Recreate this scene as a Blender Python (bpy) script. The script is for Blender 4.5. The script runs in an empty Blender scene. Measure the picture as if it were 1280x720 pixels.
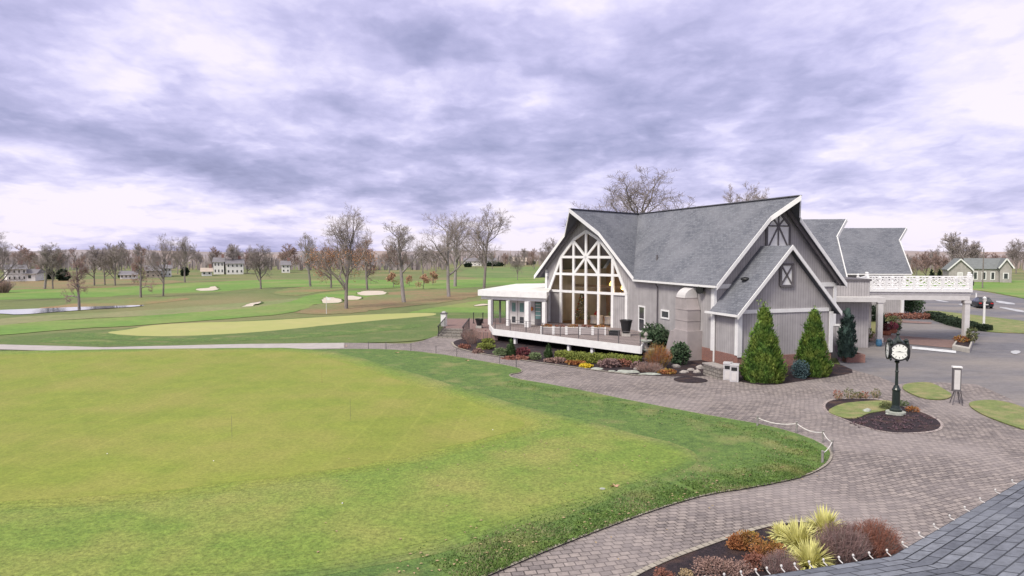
import bpy, bmesh, math, random
from math import sin, cos, radians as R, pi
from mathutils import Vector, Matrix, noise as mnoise

scene = bpy.context.scene
col = scene.collection
random.seed(11)

# ---------------------------------------------------------------- camera
FPX, CAMH = 850.0, 7.5
PITCH = math.atan(44 / 850)
cam_d = bpy.data.cameras.new('camera'); cam = bpy.data.objects.new('camera', cam_d); col.objects.link(cam)
cam.location = (0, 0, CAMH); cam.rotation_euler = (pi / 2 - PITCH, 0, 0)
cam_d.sensor_width = 36; cam_d.lens = FPX * 36 / 1280
cam_d.clip_start = 0.1; cam_d.clip_end = 6000
scene.camera = cam

def G(px, py, z=0.0):
    """point at height z that the photograph shows at (px, py): used only to lay out the survey of the site"""
    x, y, w = px - 640, FPX, -(py - 360)
    c, s = cos(PITCH), sin(PITCH)
    dy, dz = y * c + w * s, -y * s + w * c
    t = (z - CAMH) / dz
    return (x * t, dy * t)

# ---------------------------------------------------------------- materials
def mat(name, c1, c2=None, scale=3.0, rough=0.85, bump=0.0, bscale=None, detail=6, c3=None, scale3=.3,
        metallic=0.0, coords='Object', stretch=(1, 1, 1), spec=0.3, contrast=(.35, .65), f3=(.45, .65), grain=0, gscale=22, lines=False):
    m = bpy.data.materials.new(name); m.use_nodes = True
    nt = m.node_tree; N = nt.nodes; L = nt.links
    b = N['Principled BSDF']; b.inputs['Roughness'].default_value = rough
    b.inputs['Metallic'].default_value = metallic
    b.inputs['Specular IOR Level'].default_value = spec
    c2 = c2 or tuple(x * .82 for x in c1)
    tc = N.new('ShaderNodeTexCoord'); mp = N.new('ShaderNodeMapping'); mp.inputs['Scale'].default_value = stretch
    L.new(tc.outputs[coords], mp.inputs['Vector'])
    n = N.new('ShaderNodeTexNoise'); n.inputs['Scale'].default_value = scale; n.inputs['Detail'].default_value = detail
    n.inputs['Roughness'].default_value = .65
    L.new(mp.outputs[0], n.inputs['Vector'])
    mr = N.new('ShaderNodeMapRange'); mr.inputs[1].default_value = contrast[0]; mr.inputs[2].default_value = contrast[1]
    L.new(n.outputs['Fac'], mr.inputs[0])
    mx = N.new('ShaderNodeMix'); mx.data_type = 'RGBA'
    mx.inputs[6].default_value = (*c1, 1); mx.inputs[7].default_value = (*c2, 1)
    L.new(mr.outputs[0], mx.inputs[0]); out = mx.outputs[2]
    if c3:
        n3 = N.new('ShaderNodeTexNoise'); n3.inputs['Scale'].default_value = scale3; n3.inputs['Detail'].default_value = 5
        L.new(mp.outputs[0], n3.inputs['Vector'])
        r3 = N.new('ShaderNodeMapRange'); r3.inputs[1].default_value = f3[0]; r3.inputs[2].default_value = f3[1]
        L.new(n3.outputs['Fac'], r3.inputs[0])
        m3 = N.new('ShaderNodeMix'); m3.data_type = 'RGBA'
        L.new(r3.outputs[0], m3.inputs[0]); L.new(out, m3.inputs[6]); m3.inputs[7].default_value = (*c3, 1)
        out = m3.outputs[2]
    if lines:      # faint overlapping mower and roller lines
        for rot, wd in ((R(3), 1.9), (R(-38), 3.1)):
            ml = N.new('ShaderNodeMapping'); ml.inputs['Rotation'].default_value = (0, 0, rot); L.new(tc.outputs['Object'], ml.inputs[0])
            bl = N.new('ShaderNodeTexBrick'); bl.offset = 0; bl.inputs['Scale'].default_value = 1; bl.inputs['Brick Width'].default_value = wd; bl.inputs['Row Height'].default_value = 900
            bl.inputs['Mortar Size'].default_value = .12; bl.inputs['Mortar Smooth'].default_value = 1
            bl.inputs['Color1'].default_value = (1, 1, 1, 1); bl.inputs['Color2'].default_value = (.94, .95, .93, 1); bl.inputs['Mortar'].default_value = (1.045, 1.04, 1.06, 1)
            L.new(ml.outputs[0], bl.inputs[0]); mm = N.new('ShaderNodeMix'); mm.data_type = 'RGBA'; mm.blend_type = 'MULTIPLY'; mm.inputs[0].default_value = 1
            L.new(out, mm.inputs[6]); L.new(bl.outputs['Color'], mm.inputs[7]); out = mm.outputs[2]
    if grain:
        ng = N.new('ShaderNodeTexNoise'); ng.inputs['Scale'].default_value = gscale; ng.inputs['Detail'].default_value = 5; ng.inputs['Roughness'].default_value = .8
        L.new(mp.outputs[0], ng.inputs['Vector'])
        rg = N.new('ShaderNodeMapRange'); rg.inputs[1].default_value = .3; rg.inputs[2].default_value = .7; rg.inputs[3].default_value = 1 - grain; rg.inputs[4].default_value = 1 + grain
        L.new(ng.outputs['Fac'], rg.inputs[0])
        mg = N.new('ShaderNodeMix'); mg.data_type = 'RGBA'; mg.blend_type = 'MULTIPLY'; mg.inputs[0].default_value = 1
        L.new(out, mg.inputs[6]); L.new(rg.outputs[0], mg.inputs[7]); out = mg.outputs[2]
    L.new(out, b.inputs['Base Color'])
    if bump:
        nb = N.new('ShaderNodeTexNoise'); nb.inputs['Scale'].default_value = bscale or scale * 4; nb.inputs['Detail'].default_value = 4
        L.new(mp.outputs[0], nb.inputs['Vector'])
        bp = N.new('ShaderNodeBump'); bp.inputs['Strength'].default_value = bump; bp.inputs['Distance'].default_value = .05
        L.new(nb.outputs['Fac'], bp.inputs['Height']); L.new(bp.outputs[0], b.inputs['Normal'])
    m['outnode'] = 0
    return m

def brickmat(name, c1, c2, mortar, bw, bh, ms=.01, coords='UV', rough=.85, rot=0, c3=None, scale3=.4, offset=.5, bump=.4, warp=0, dirt=.75):
    m = bpy.data.materials.new(name); m.use_nodes = True
    nt = m.node_tree; N = nt.nodes; L = nt.links
    b = N['Principled BSDF']; b.inputs['Roughness'].default_value = rough; b.inputs['Specular IOR Level'].default_value = .25
    tc = N.new('ShaderNodeTexCoord'); mp = N.new('ShaderNodeMapping'); mp.inputs['Rotation'].default_value = (0, 0, rot)
    L.new(tc.outputs[coords], mp.inputs['Vector'])
    src = mp.outputs[0]
    if warp:
        wn = N.new('ShaderNodeTexNoise'); wn.inputs['Scale'].default_value = .12; wn.inputs['Detail'].default_value = 1
        L.new(mp.outputs[0], wn.inputs['Vector'])
        sc = N.new('ShaderNodeVectorMath'); sc.operation = 'SCALE'; sc.inputs[3].default_value = warp
        L.new(wn.outputs['Color'], sc.inputs[0])
        ad = N.new('ShaderNodeVectorMath'); ad.operation = 'ADD'
        L.new(mp.outputs[0], ad.inputs[0]); L.new(sc.outputs[0], ad.inputs[1]); src = ad.outputs[0]
    br = N.new('ShaderNodeTexBrick'); br.inputs['Scale'].default_value = 1
    br.inputs['Brick Width'].default_value = bw; br.inputs['Row Height'].default_value = bh
    br.inputs['Mortar Size'].default_value = ms; br.inputs['Mortar Smooth'].default_value = .2
    br.offset = offset
    br.inputs['Color1'].default_value = (*c1, 1); br.inputs['Color2'].default_value = (*c2, 1); br.inputs['Mortar'].default_value = (*mortar, 1)
    L.new(src, br.inputs['Vector'])
    out = br.outputs['Color']
    n = N.new('ShaderNodeTexNoise'); n.inputs['Scale'].default_value = 7; n.inputs['Detail'].default_value = 8; n.inputs['Roughness'].default_value = .75
    L.new(mp.outputs[0], n.inputs['Vector'])
    mr = N.new('ShaderNodeMapRange'); mr.inputs[1].default_value = .3; mr.inputs[2].default_value = .7
    mr.inputs[3].default_value = dirt; mr.inputs[4].default_value = 1.15
    L.new(n.outputs['Fac'], mr.inputs[0])
    mu = N.new('ShaderNodeMix'); mu.data_type = 'RGBA'; mu.blend_type = 'MULTIPLY'; mu.inputs[0].default_value = 1
    L.new(out, mu.inputs[6]); L.new(mr.outputs[0], mu.inputs[7]); out = mu.outputs[2]
    if c3:
        n3 = N.new('ShaderNodeTexNoise'); n3.inputs['Scale'].default_value = scale3; n3.inputs['Detail'].default_value = 6
        L.new(mp.outputs[0], n3.inputs['Vector'])
        r3 = N.new('ShaderNodeMapRange'); r3.inputs[1].default_value = .42; r3.inputs[2].default_value = .75
        r3.inputs[4].default_value = .7
        L.new(n3.outputs['Fac'], r3.inputs[0])
        m3 = N.new('ShaderNodeMix'); m3.data_type = 'RGBA'
        L.new(r3.outputs[0], m3.inputs[0]); L.new(out, m3.inputs[6]); m3.inputs[7].default_value = (*c3, 1)
        out = m3.outputs[2]
    L.new(out, b.inputs['Base Color'])
    bp = N.new('ShaderNodeBump'); bp.inputs['Strength'].default_value = bump; bp.inputs['Distance'].default_value = .02
    inv = N.new('ShaderNodeMath'); inv.operation = 'SUBTRACT'; inv.inputs[0].default_value = 1
    L.new(br.outputs['Fac'], inv.inputs[1]); L.new(inv.outputs[0], bp.inputs['Height']); L.new(bp.outputs[0], b.inputs['Normal'])
    return m

def stripemat(name, c1, c2, period, rough=.8, duty=.08):
    """vertical board siding: groove shade painted in as narrow dark lines between boards, each board a touch different"""
    m = bpy.data.materials.new(name); m.use_nodes = True
    nt = m.node_tree; N = nt.nodes; L = nt.links
    b = N['Principled BSDF']; b.inputs['Roughness'].default_value = rough; b.inputs['Specular IOR Level'].default_value = .25
    tc = N.new('ShaderNodeTexCoord'); br = N.new('ShaderNodeTexBrick')
    br.offset = 0; br.inputs['Scale'].default_value = 1; br.inputs['Brick Width'].default_value = period; br.inputs['Row Height'].default_value = 50
    br.inputs['Mortar Size'].default_value = period * duty; br.inputs['Mortar Smooth'].default_value = .3
    br.inputs['Color1'].default_value = (*c1, 1); br.inputs['Color2'].default_value = (*[x * .9 for x in c1], 1); br.inputs['Mortar'].default_value = (*c2, 1)
    L.new(tc.outputs['UV'], br.inputs['Vector'])
    n = N.new('ShaderNodeTexNoise'); n.inputs['Scale'].default_value = 1.3; n.inputs['Detail'].default_value = 7; L.new(tc.outputs['Object'], n.inputs['Vector'])
    mr = N.new('ShaderNodeMapRange'); mr.inputs[1].default_value = .3; mr.inputs[2].default_value = .7; mr.inputs[3].default_value = .86; mr.inputs[4].default_value = 1.08
    L.new(n.outputs['Fac'], mr.inputs[0])
    mu = N.new('ShaderNodeMix'); mu.data_type = 'RGBA'; mu.blend_type = 'MULTIPLY'; mu.inputs[0].default_value = 1
    L.new(br.outputs['Color'], mu.inputs[6]); L.new(mr.outputs[0], mu.inputs[7]); L.new(mu.outputs[2], b.inputs['Base Color'])
    bp = N.new('ShaderNodeBump'); bp.inputs['Strength'].default_value = .6; bp.inputs['Distance'].default_value = .03
    inv = N.new('ShaderNodeMath'); inv.operation = 'SUBTRACT'; inv.inputs[0].default_value = 1
    L.new(br.outputs['Fac'], inv.inputs[1]); L.new(inv.outputs[0], bp.inputs['Height']); L.new(bp.outputs[0], b.inputs['Normal'])
    return m

def glassmat(name, tint=(.85, .87, .88), alpha=.45):
    m = bpy.data.materials.new(name); m.use_nodes = True
    nt = m.node_tree; N = nt.nodes; L = nt.links
    N.remove(N['Principled BSDF']); o = N['Material Output']
    t = N.new('ShaderNodeBsdfTransparent'); t.inputs[0].default_value = (*tint, 1)
    g = N.new('ShaderNodeBsdfGlossy'); g.inputs['Roughness'].default_value = .04; g.inputs[0].default_value = (.9, .9, .9, 1)
    f = N.new('ShaderNodeFresnel'); f.inputs[0].default_value = 1.45
    mx = N.new('ShaderNodeMixShader'); L.new(f.outputs[0], mx.inputs[0]); L.new(t.outputs[0], mx.inputs[1]); L.new(g.outputs[0], mx.inputs[2])
    L.new(mx.outputs[0], o.inputs[0])
    return m

M = {}
M['rough'] = mat('rough grass', (.135, .195, .055), (.085, .13, .038), 5, bump=.8, bscale=14, c3=(.21, .21, .09), scale3=.35, f3=(.5, .75), grain=.3)
M['lawn'] = mat('lawn grass', (.135, .215, .05), (.075, .132, .034), 3.2, bump=1.0, bscale=12, c3=(.23, .235, .09), scale3=.55, f3=(.52, .74), grain=.5, gscale=14)
GA = dict(c1=(.19, .262, .048), c2=(.14, .21, .038), c3=(.265, .265, .075)); GB = dict(c1=(.24, .278, .046), c2=(.195, .242, .038), c3=(.265, .265, .062)); GC = dict(c1=(.135, .215, .05), c2=(.075, .132, .034), c3=(.23, .235, .09))
def turf(name, A, B, k, **kw):
    lerp = lambda a, b: tuple(x + (y - x) * k for x, y in zip(a, b))
    return mat(name, lerp(A['c1'], B['c1']), lerp(A['c2'], B['c2']), c3=lerp(A['c3'], B['c3']), **kw)
KWA = dict(scale=2.6, bump=.6, bscale=13, scale3=.32, f3=(.42, .72), grain=.5, gscale=9)
M['collar'] = turf('collar grass', GA, GA, 0, **KWA)
M['green'] = turf('putting green', GB, GB, 0, scale=.9, bump=.25, bscale=10, scale3=.25, f3=(.40, .66), grain=.28, gscale=9, lines=True)
for i_, k_ in enumerate((.25, .5, .75)):
    M['mixA%d' % i_] = turf('collar to green', GA, GB, k_, **KWA); M['mixC%d' % i_] = turf('lawn to collar', GC, GA, k_, **KWA)
M['fargreen'] = mat('far green', (.42, .40, .16), (.36, .36, .14), .6, c3=(.36, .38, .13), scale3=.1)
M['fairway'] = mat('fairway', (.155, .275, .05), (.125, .225, .045), .25, c3=(.22, .26, .08), scale3=.07, grain=.2, gscale=1.2)
M['fairway2'] = mat('fairway darker', (.14, .215, .06), (.11, .175, .05), .5, c3=(.19, .22, .08), scale3=.08, grain=.2, gscale=1.2)
M['ground'] = mat('ground', (.165, .195, .068), (.12, .155, .052), .5, c3=(.22, .20, .09), scale3=.035, f3=(.45, .65), grain=.25, gscale=2)
M['straw'] = mat('straw grass', (.27, .255, .13), (.21, .22, .10), .4, c3=(.17, .22, .075), scale3=.06, grain=.2, gscale=1.5)
M['leafground'] = mat('leaf ground', (.27, .18, .10), (.215, .185, .085), .35, c3=(.17, .205, .075), scale3=.07, f3=(.45, .65), grain=.25, gscale=1.2)
M['leaforange'] = mat('orange leaves ground', (.32, .18, .10), (.22, .20, .085), .35, c3=(.17, .21, .07), scale3=.09, grain=.25, gscale=1.2, f3=(.38, .58))
M['sand'] = mat('sand', (.62, .54, .45), (.50, .43, .36), .5, c3=(.56, .50, .43), scale3=.2)
M['cartpath'] = mat('cart path', (.46, .42, .41), (.38, .35, .34), 1.5)
M['paver'] = brickmat('pavers', (.385, .33, .31), (.225, .195, .195), (.10, .085, .085), .28, .20, .015, coords='Object', rot=R(-14), c3=(.345, .30, .295), scale3=.25, warp=1.8, bump=.8, dirt=.5)
M['paveredge'] = brickmat('paver edge', (.42, .36, .34), (.36, .30, .29), (.15, .12, .12), .2, .4, .012, coords='Object', rot=R(15))
M['asphalt'] = mat('asphalt', (.175, .17, .19), (.125, .122, .14), 1.4, rough=.7, bump=.3, bscale=60, c3=(.24, .215, .205), scale3=.16, f3=(.42, .62), stretch=(.5, 1, 1), grain=.2, gscale=6)
M['brickroad'] = brickmat('brick road', (.30, .19, .17), (.24, .16, .15), (.13, .11, .11), .3, .15, .012, coords='Object', bump=.3)
M['mulch'] = mat('mulch', (.045, .030, .036), (.016, .012, .017), 9, bump=1, bscale=25, c3=(.085, .05, .042), scale3=1.6, f3=(.5, .7), grain=.4)
M['concrete'] = mat('concrete', (.48, .45, .42), (.38, .36, .34), 3)
M['siding'] = stripemat('siding', (.41, .39, .40), (.27, .255, .265), .2)
M['shingle'] = brickmat('shingles', (.225, .235, .27), (.15, .158, .19), (.085, .09, .11), .33, .16, .008, coords='UV', c3=(.24, .245, .275), scale3=.35, bump=.5, dirt=.55)
M['shinglebig'] = brickmat('shingles near', (.25, .265, .31), (.135, .145, .18), (.035, .038, .048), .30, .135, .009, coords='UV', c3=(.20, .215, .255), scale3=.8, bump=1.0, dirt=.5)
M['white'] = mat('white paint', (.80, .80, .80), (.72, .71, .72), 2.5, rough=.5)
M['cream'] = mat('cream paint', (.62, .60, .60), (.55, .53, .53), 2.5, rough=.6)
M['trimgrey'] = mat('grey trim', (.14, .13, .14), (.11, .10, .11), 3, rough=.6)
M['duct'] = mat('painted duct', (.40, .355, .355), (.33, .295, .295), 1.5, rough=.45, spec=.5)
M['brick'] = brickmat('red brick', (.30, .12, .09), (.22, .09, .075), (.30, .26, .24), .22, .075, .01, coords='UV')
M['stone'] = brickmat('stone blocks', (.33, .30, .27), (.22, .205, .19), (.10, .09, .08), .45, .2, .02, coords='UV', dirt=.6)
M['rock'] = mat('rock', (.40, .36, .34), (.25, .23, .22), 5, bump=.8, bscale=8)
M['palerock'] = mat('pale rock', (.40, .42, .38), (.30, .32, .28), 5, bump=.6, bscale=8)
M['deckwood'] = stripemat('deck boards', (.29, .24, .235), (.13, .11, .11), .14)
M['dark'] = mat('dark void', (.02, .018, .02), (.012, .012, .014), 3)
M['black'] = mat('black metal', (.022, .023, .026), (.015, .016, .018), 6, rough=.35, spec=.5)
M['darkgreen'] = mat('dark green enamel', (.018, .03, .027), (.012, .02, .018), 6, rough=.3, spec=.5)
M['steel'] = mat('steel', (.5, .5, .52), (.42, .42, .44), 5, rough=.4, metallic=.6)
M['bin'] = mat('bin metal', (.56, .55, .57), (.48, .47, .49), 5, rough=.5)
M['face'] = mat('clock face', (.82, .84, .80), (.78, .80, .76), 5, rough=.4)
M['drygrass'] = mat('dry grass', (.26, .26, .13), (.16, .18, .08), 9)
M['lampglow'] = mat('lamp shade', (.8, .6, .2), None, 3)
M['lampglow'].node_tree.nodes['Principled BSDF'].inputs['Emission Color'].default_value = (1, .6, .15, 1); M['lampglow'].node_tree.nodes['Principled BSDF'].inputs['Emission Strength'].default_value = 1.6
M['ridge'] = mat('ridge shingle', (.15, .15, .17), (.11, .11, .13), 4)
M['isl'] = mat('island grass', (.21, .25, .085), (.14, .18, .06), 4, bump=.6, bscale=14, c3=(.30, .26, .13), scale3=1.2, f3=(.45, .7), grain=.4, gscale=16)
M['edging'] = brickmat('edging stones', (.42, .38, .32), (.34, .30, .26), (.16, .14, .12), .22, .5, .02, coords='UV', dirt=.7)
M['glass'] = glassmat('window glass')
M['brownwall'] = mat('interior wall', (.34, .225, .16), (.26, .17, .12), 1.5)
M['darkglass'] = mat('dark window', (.05, .055, .065), (.035, .04, .05), 2, rough=.08, spec=.8)
M['tealglass'] = mat('teal door pane', (.16, .28, .29), (.11, .22, .24), 3, rough=.1, spec=.7)
M['cloth'] = mat('cloth', (.75, .72, .74), None, 3)
M['redcloth'] = mat('red', (.5, .03, .03), (.35, .02, .03), 8)
M['gold'] = mat('gold', (.6, .42, .08), None, 8, rough=.4)
M['bluep'] = mat('blue glazed', (.06, .17, .30), (.04, .12, .22), 8, rough=.3, spec=.5)
M['bark'] = mat('bark', (.27, .235, .22), (.16, .14, .135), 3, stretch=(1, 1, .25), bump=.6)
M['barkpale'] = mat('pale bark', (.33, .30, .29), (.20, .18, .175), 3, stretch=(1, 1, .25), bump=.6)
M['twig'] = mat('twigs', (.37, .315, .305), (.27, .235, .23), .6)
M['twigred'] = mat('reddish twigs', (.40, .28, .245), (.30, .215, .20), .6)
M['twigpale'] = mat('pale twigs', (.42, .37, .36), (.32, .28, .275), .6)
M['leafbrown'] = mat('russet leaves', (.44, .23, .13), (.32, .17, .10), 2)
M['leaforangetree'] = mat('orange leaves', (.56, .36, .24), (.45, .27, .18), 2)
M['conifer'] = mat('arborvitae foliage', (.19, .33, .06), (.05, .12, .03), 3.2, detail=4, c3=(.26, .34, .07), scale3=1.3)
M['conifer2'] = mat('spruce foliage', (.06, .10, .085), (.03, .055, .05), 4)
M['coniferdark'] = mat('dark evergreen', (.03, .05, .028), (.018, .03, .018), 2)
M['blueshrub'] = mat('blue shrub', (.085, .135, .15), (.04, .075, .085), 8)
M['greenshrub'] = mat('green shrub', (.07, .125, .06), (.028, .06, .03), 5, c3=(.11, .15, .09), scale3=2)
M['olive'] = mat('olive shrub', (.13, .16, .065), (.07, .09, .04), 6, c3=(.20, .18, .09), scale3=2)
M['yellowgreen'] = mat('yellow green shrub', (.25, .27, .06), (.13, .17, .04), 6)
M['globe'] = mat('pale green globe', (.22, .28, .13), (.13, .18, .09), 8)
M['cone'] = mat('cone green', (.09, .15, .05), (.05, .09, .035), 6)
M['redshrub'] = mat('dark red shrub', (.19, .05, .06), (.10, .03, .04), 6)
M['redbrown'] = mat('red brown shrub', (.33, .14, .10), (.19, .09, .07), 6)
M['orangeshrub'] = mat('orange shrub', (.38, .15, .055), (.22, .09, .045), 5, c3=(.30, .22, .05), scale3=1.5)
M['pinkshrub'] = mat('dry pink shrub', (.34, .22, .19), (.22, .14, .12), 6)
M['groundcover'] = mat('ground cover', (.16, .10, .12), (.09, .055, .07), 5)
M['purpletwig'] = mat('purple twigs', (.29, .19, .18), (.17, .11, .11), 5)
M['tan'] = mat('tan grass', (.45, .34, .20), (.32, .24, .14), 6)
M['yucca'] = mat('yucca', (.78, .74, .33), (.60, .58, .22), 4, c3=(.55, .54, .2), scale3=6)
M['yellow'] = mat('yellow flowers', (.70, .52, .03), (.5, .40, .04), 8)
M['pinkflower'] = mat('pink flowers', (.45, .12, .18), (.3, .08, .10), 8)
M['lavender'] = mat('lavender pink', (.30, .18, .30), (.18, .12, .2), 8)
M['pot'] = mat('terracotta', (.42, .16, .10), (.34, .13, .085), 5)
M['rope'] = mat('rope', (.78, .76, .74), (.66, .63, .61), 20)
M['post'] = mat('grey post', (.30, .28, .27), (.2, .19, .18), 10)
M['line'] = mat('line paint', (.72, .74, .78), (.5, .5, .53), 3, contrast=(.4, .7))
M['snow'] = mat('pale pavement patch', (.55, .56, .60), (.35, .35, .38), 1.2)
M['barnroof'] = mat('barn roof', (.20, .215, .22), (.16, .17, .175), 1.5)
M['barnwall'] = stripemat('barn wall', (.42, .39, .38), (.32, .30, .29), .3)
M['housewhite'] = mat('house white', (.78, .77, .76), (.7, .69, .68), .8)
M['housetan'] = mat('house tan', (.50, .42, .36), None, .8)
M['houseroof'] = mat('house roof', (.22, .21, .23), (.18, .17, .19), .8)
M['carpaint'] = mat('black car paint', (.012, .013, .016), (.010, .011, .013), 3, rough=.4, spec=.4)
M['redlight'] = mat('red lens', (.5, .02, .02), None, 3, rough=.3)
M['tire'] = mat('tyre', (.02, .02, .02), None, 3)
M['copper'] = mat('lamp amber', (.6, .22, .06), None, 3)
M['water'] = mat('water', (.25, .27, .34), (.22, .24, .30), .3, rough=.05, spec=.9, bump=.05, bscale=1.5)
M['woods'] = mat('woods', (.33, .29, .30), (.25, .22, .235), .12, c3=(.33, .26, .24), scale3=.03)
M['mutedroof'] = mat('flat roof white', (.78, .77, .74), (.62, .61, .58), .7)

# ---------------------------------------------------------------- mesh builder
class Fr:
    """s runs along compass azimuth az, t points outward (az+90), z up"""
    def __init__(self, o, az):
        self.o = o; a = R(az); self.a = a
        self.s = (sin(a), cos(a)); self.t = (cos(a), -sin(a))
    def w(self, s, t, z):
        return (self.o[0] + self.s[0] * s + self.t[0] * t, self.o[1] + self.s[1] * s + self.t[1] * t, z)
    def loc(self, p):
        dx, dy = p[0] - self.o[0], p[1] - self.o[1]
        return (dx * self.s[0] + dy * self.s[1], dx * self.t[0] + dy * self.t[1])
WORLD = Fr((0, 0), 90); WORLD.s = (1, 0); WORLD.t = (0, 1)

class MB:
    def __init__(self): self.v = []; self.f = []; self.uv = []; self.closed = True
    def face(self, pts, uv=None):
        n = len(self.v); self.v += [tuple(p) for p in pts]; self.f.append(tuple(range(n, n + len(pts))))
        self.uv += list(uv) if uv else [(0, 0)] * len(pts)
    def box(self, fr, s0, s1, t0, t1, z0, z1):
        P = lambda s, t, z: fr.w(s, t, z)
        self.face([P(s0, t0, z0), P(s0, t1, z0), P(s1, t1, z0), P(s1, t0, z0)], [(s0, t0), (s0, t1), (s1, t1), (s1, t0)])
        self.face([P(s0, t0, z1), P(s1, t0, z1), P(s1, t1, z1), P(s0, t1, z1)], [(s0, t0), (s1, t0), (s1, t1), (s0, t1)])
        for (a, b, c, d, k) in ((s0, t0, s1, t0, 0), (s1, t1, s0, t1, 0), (s1, t0, s1, t1, 1), (s0, t1, s0, t0, 1)):
            u0, u1 = (a, c) if k == 0 else (b, d)
            self.face([P(a, b, z0), P(c, d, z0), P(c, d, z1), P(a, b, z1)], [(u0, z0), (u1, z0), (u1, z1), (u0, z1)])
        return self
    def prism(self, fr, poly, t0, t1):
        """poly of (s,z), extruded along t"""
        self.face([fr.w(s, t0, z) for s, z in poly], poly); self.face([fr.w(s, t1, z) for s, z in reversed(poly)], list(reversed(poly)))
        n = len(poly)
        for i in range(n):
            a, b = poly[i], poly[(i + 1) % n]
            self.face([fr.w(a[0], t0, a[1]), fr.w(b[0], t0, b[1]), fr.w(b[0], t1, b[1]), fr.w(a[0], t1, a[1])], [(t0, a[1]), (t0, b[1]), (t1, b[1]), (t1, a[1])])
        return self
    def slab(self, poly, z0, z1, uv=True):
        """poly of world (x,y)"""
        self.face([(x, y, z1) for x, y in poly], poly); self.face([(x, y, z0) for x, y in reversed(poly)], list(reversed(poly)))
        n = len(poly); u = 0
        for i in range(n):
            a, b = poly[i], poly[(i + 1) % n]; l = math.dist(a, b)
            self.face([(*a, z0), (*b, z0), (*b, z1), (*a, z1)], [(u, z0), (u + l, z0), (u + l, z1), (u, z1)]); u += l
        return self
    def roof(self, fr, poly, zf, th, uvk):
        """poly of (s,t) with z=zf(s): sloped slab; uv=(t, slope distance)"""
        up = [fr.w(s, t, zf(s)) for s, t in poly]; dn = [(p[0], p[1], p[2] - th) for p in up]
        uv = [(t, abs(s) * uvk) for s, t in poly]
        self.face(up, uv); self.face(list(reversed(dn)))
        for i in range(len(poly)):
            j = (i + 1) % len(poly); self.face([up[i], up[j], dn[j], dn[i]])
        return self
    def bar(self, a, b, w, h=None):
        a, b = Vector(a), Vector(b); h = h or w
        d = (b - a).normalized(); u = d.cross(Vector((0, 0, 1)))
        if u.length < .01: u = Vector((1, 0, 0))
        u.normalize(); v = u.cross(d)
        u *= w / 2; v *= h / 2
        q = [u + v, u - v, -u - v, -u + v]
        for i in range(4):
            j = (i + 1) % 4; self.face([a + q[i], a + q[j], b + q[j], b + q[i]])
        self.face([a + x for x in q]); self.face([b + x for x in reversed(q)])
        return self
    def tube(self, pts, rad, n=8, cap=True):
        """pts list of 3D, rad number or list"""
        pts = [Vector(p) for p in pts]
        if not isinstance(rad, (list, tuple)): rad = [rad] * len(pts)
        rings = []
        for i, p in enumerate(pts):
            d = (pts[min(i + 1, len(pts) - 1)] - pts[max(i - 1, 0)]).normalized()
            u = d.cross(Vector((.13, .97, .2))); u.normalize(); v = d.cross(u)
            base = len(self.v)
            self.v += [tuple(p + (u * cos(2 * pi * k / n) + v * sin(2 * pi * k / n)) * rad[i]) for k in range(n)]
            rings.append(base)
        for a, b in zip(rings, rings[1:]):
            for k in range(n):
                self.f.append((a + k, a + (k + 1) % n, b + (k + 1) % n, b + k)); self.uv += [(0, 0)] * 4
        if cap:
            self.f.append(tuple(rings[0] + k for k in range(n))); self.uv += [(0, 0)] * n
            self.f.append(tuple(rings[-1] + k for k in reversed(range(n)))); self.uv += [(0, 0)] * n
        return self
    def lathe(self, c, prof, n=20):
        """prof of (r,z) going up round vertical axis at c=(x,y)"""
        return self.tube2([(c[0], c[1], z) for r, z in prof], [r for r, z in prof], n)
    def tube2(self, pts, rad, n):
        rings = []
        for p, r in zip(pts, rad):
            base = len(self.v); self.v += [(p[0] + r * cos(2 * pi * k / n), p[1] + r * sin(2 * pi * k / n), p[2]) for k in range(n)]; rings.append(base)
        for a, b in zip(rings, rings[1:]):
            for k in range(n):
                self.f.append((a + k, a + (k + 1) % n, b + (k + 1) % n, b + k)); self.uv += [(0, 0)] * 4
        self.f.append(tuple(rings[0] + k for k in reversed(range(n)))); self.uv += [(0, 0)] * n
        self.f.append(tuple(rings[-1] + k for k in range(n))); self.uv += [(0, 0)] * n
        return self
    def blob(self, c, r, seed=0, n=3, rough=.25):
        """irregular stone"""
        bm = bmesh.new(); bmesh.ops.create_icosphere(bm, subdivisions=n, radius=1)
        for v in bm.verts:
            k = 1 + rough * mnoise.noise(v.co * 1.4 + Vector((seed * 7.1, seed * 3.3, 0)))
            v.co = Vector((v.co.x * r[0] * k + c[0], v.co.y * r[1] * k + c[1], v.co.z * r[2] * k + c[2]))
        base = len(self.v); self.v += [tuple(v.co) for v in bm.verts]
        for f in bm.faces:
            self.f.append(tuple(base + v.index for v in f.verts)); self.uv += [(0, 0)] * len(f.verts)
        bm.free(); return self
    def build(self, name, m, parent=None, smooth=False, fix=True, off=None):
        if off is None:
            off = (0, 0, 0)
            r = parent
            while r is not None and r.parent is not None: r = r.parent
            if r is not None: off = tuple(r.location)
        me = bpy.data.meshes.new(name)
        me.from_pydata([(x - off[0], y - off[1], z - off[2]) for x, y, z in self.v], [], self.f)
        uvl = me.uv_layers.new(name='UVMap')
        flat = [c for p in self.uv for c in p[:2]]
        if len(flat) == 2 * len(me.loops): uvl.data.foreach_set('uv', flat)
        if fix and len(self.f) < 6000:
            bm = bmesh.new(); bm.from_mesh(me); bmesh.ops.recalc_face_normals(bm, faces=bm.faces); bm.to_mesh(me); bm.free()
        if smooth: me.polygons.foreach_set('use_smooth', [True] * len(me.polygons))
        me.materials.append(M[m] if isinstance(m, str) else m); me.update()
        o = bpy.data.objects.new(name, me); col.objects.link(o)
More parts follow.
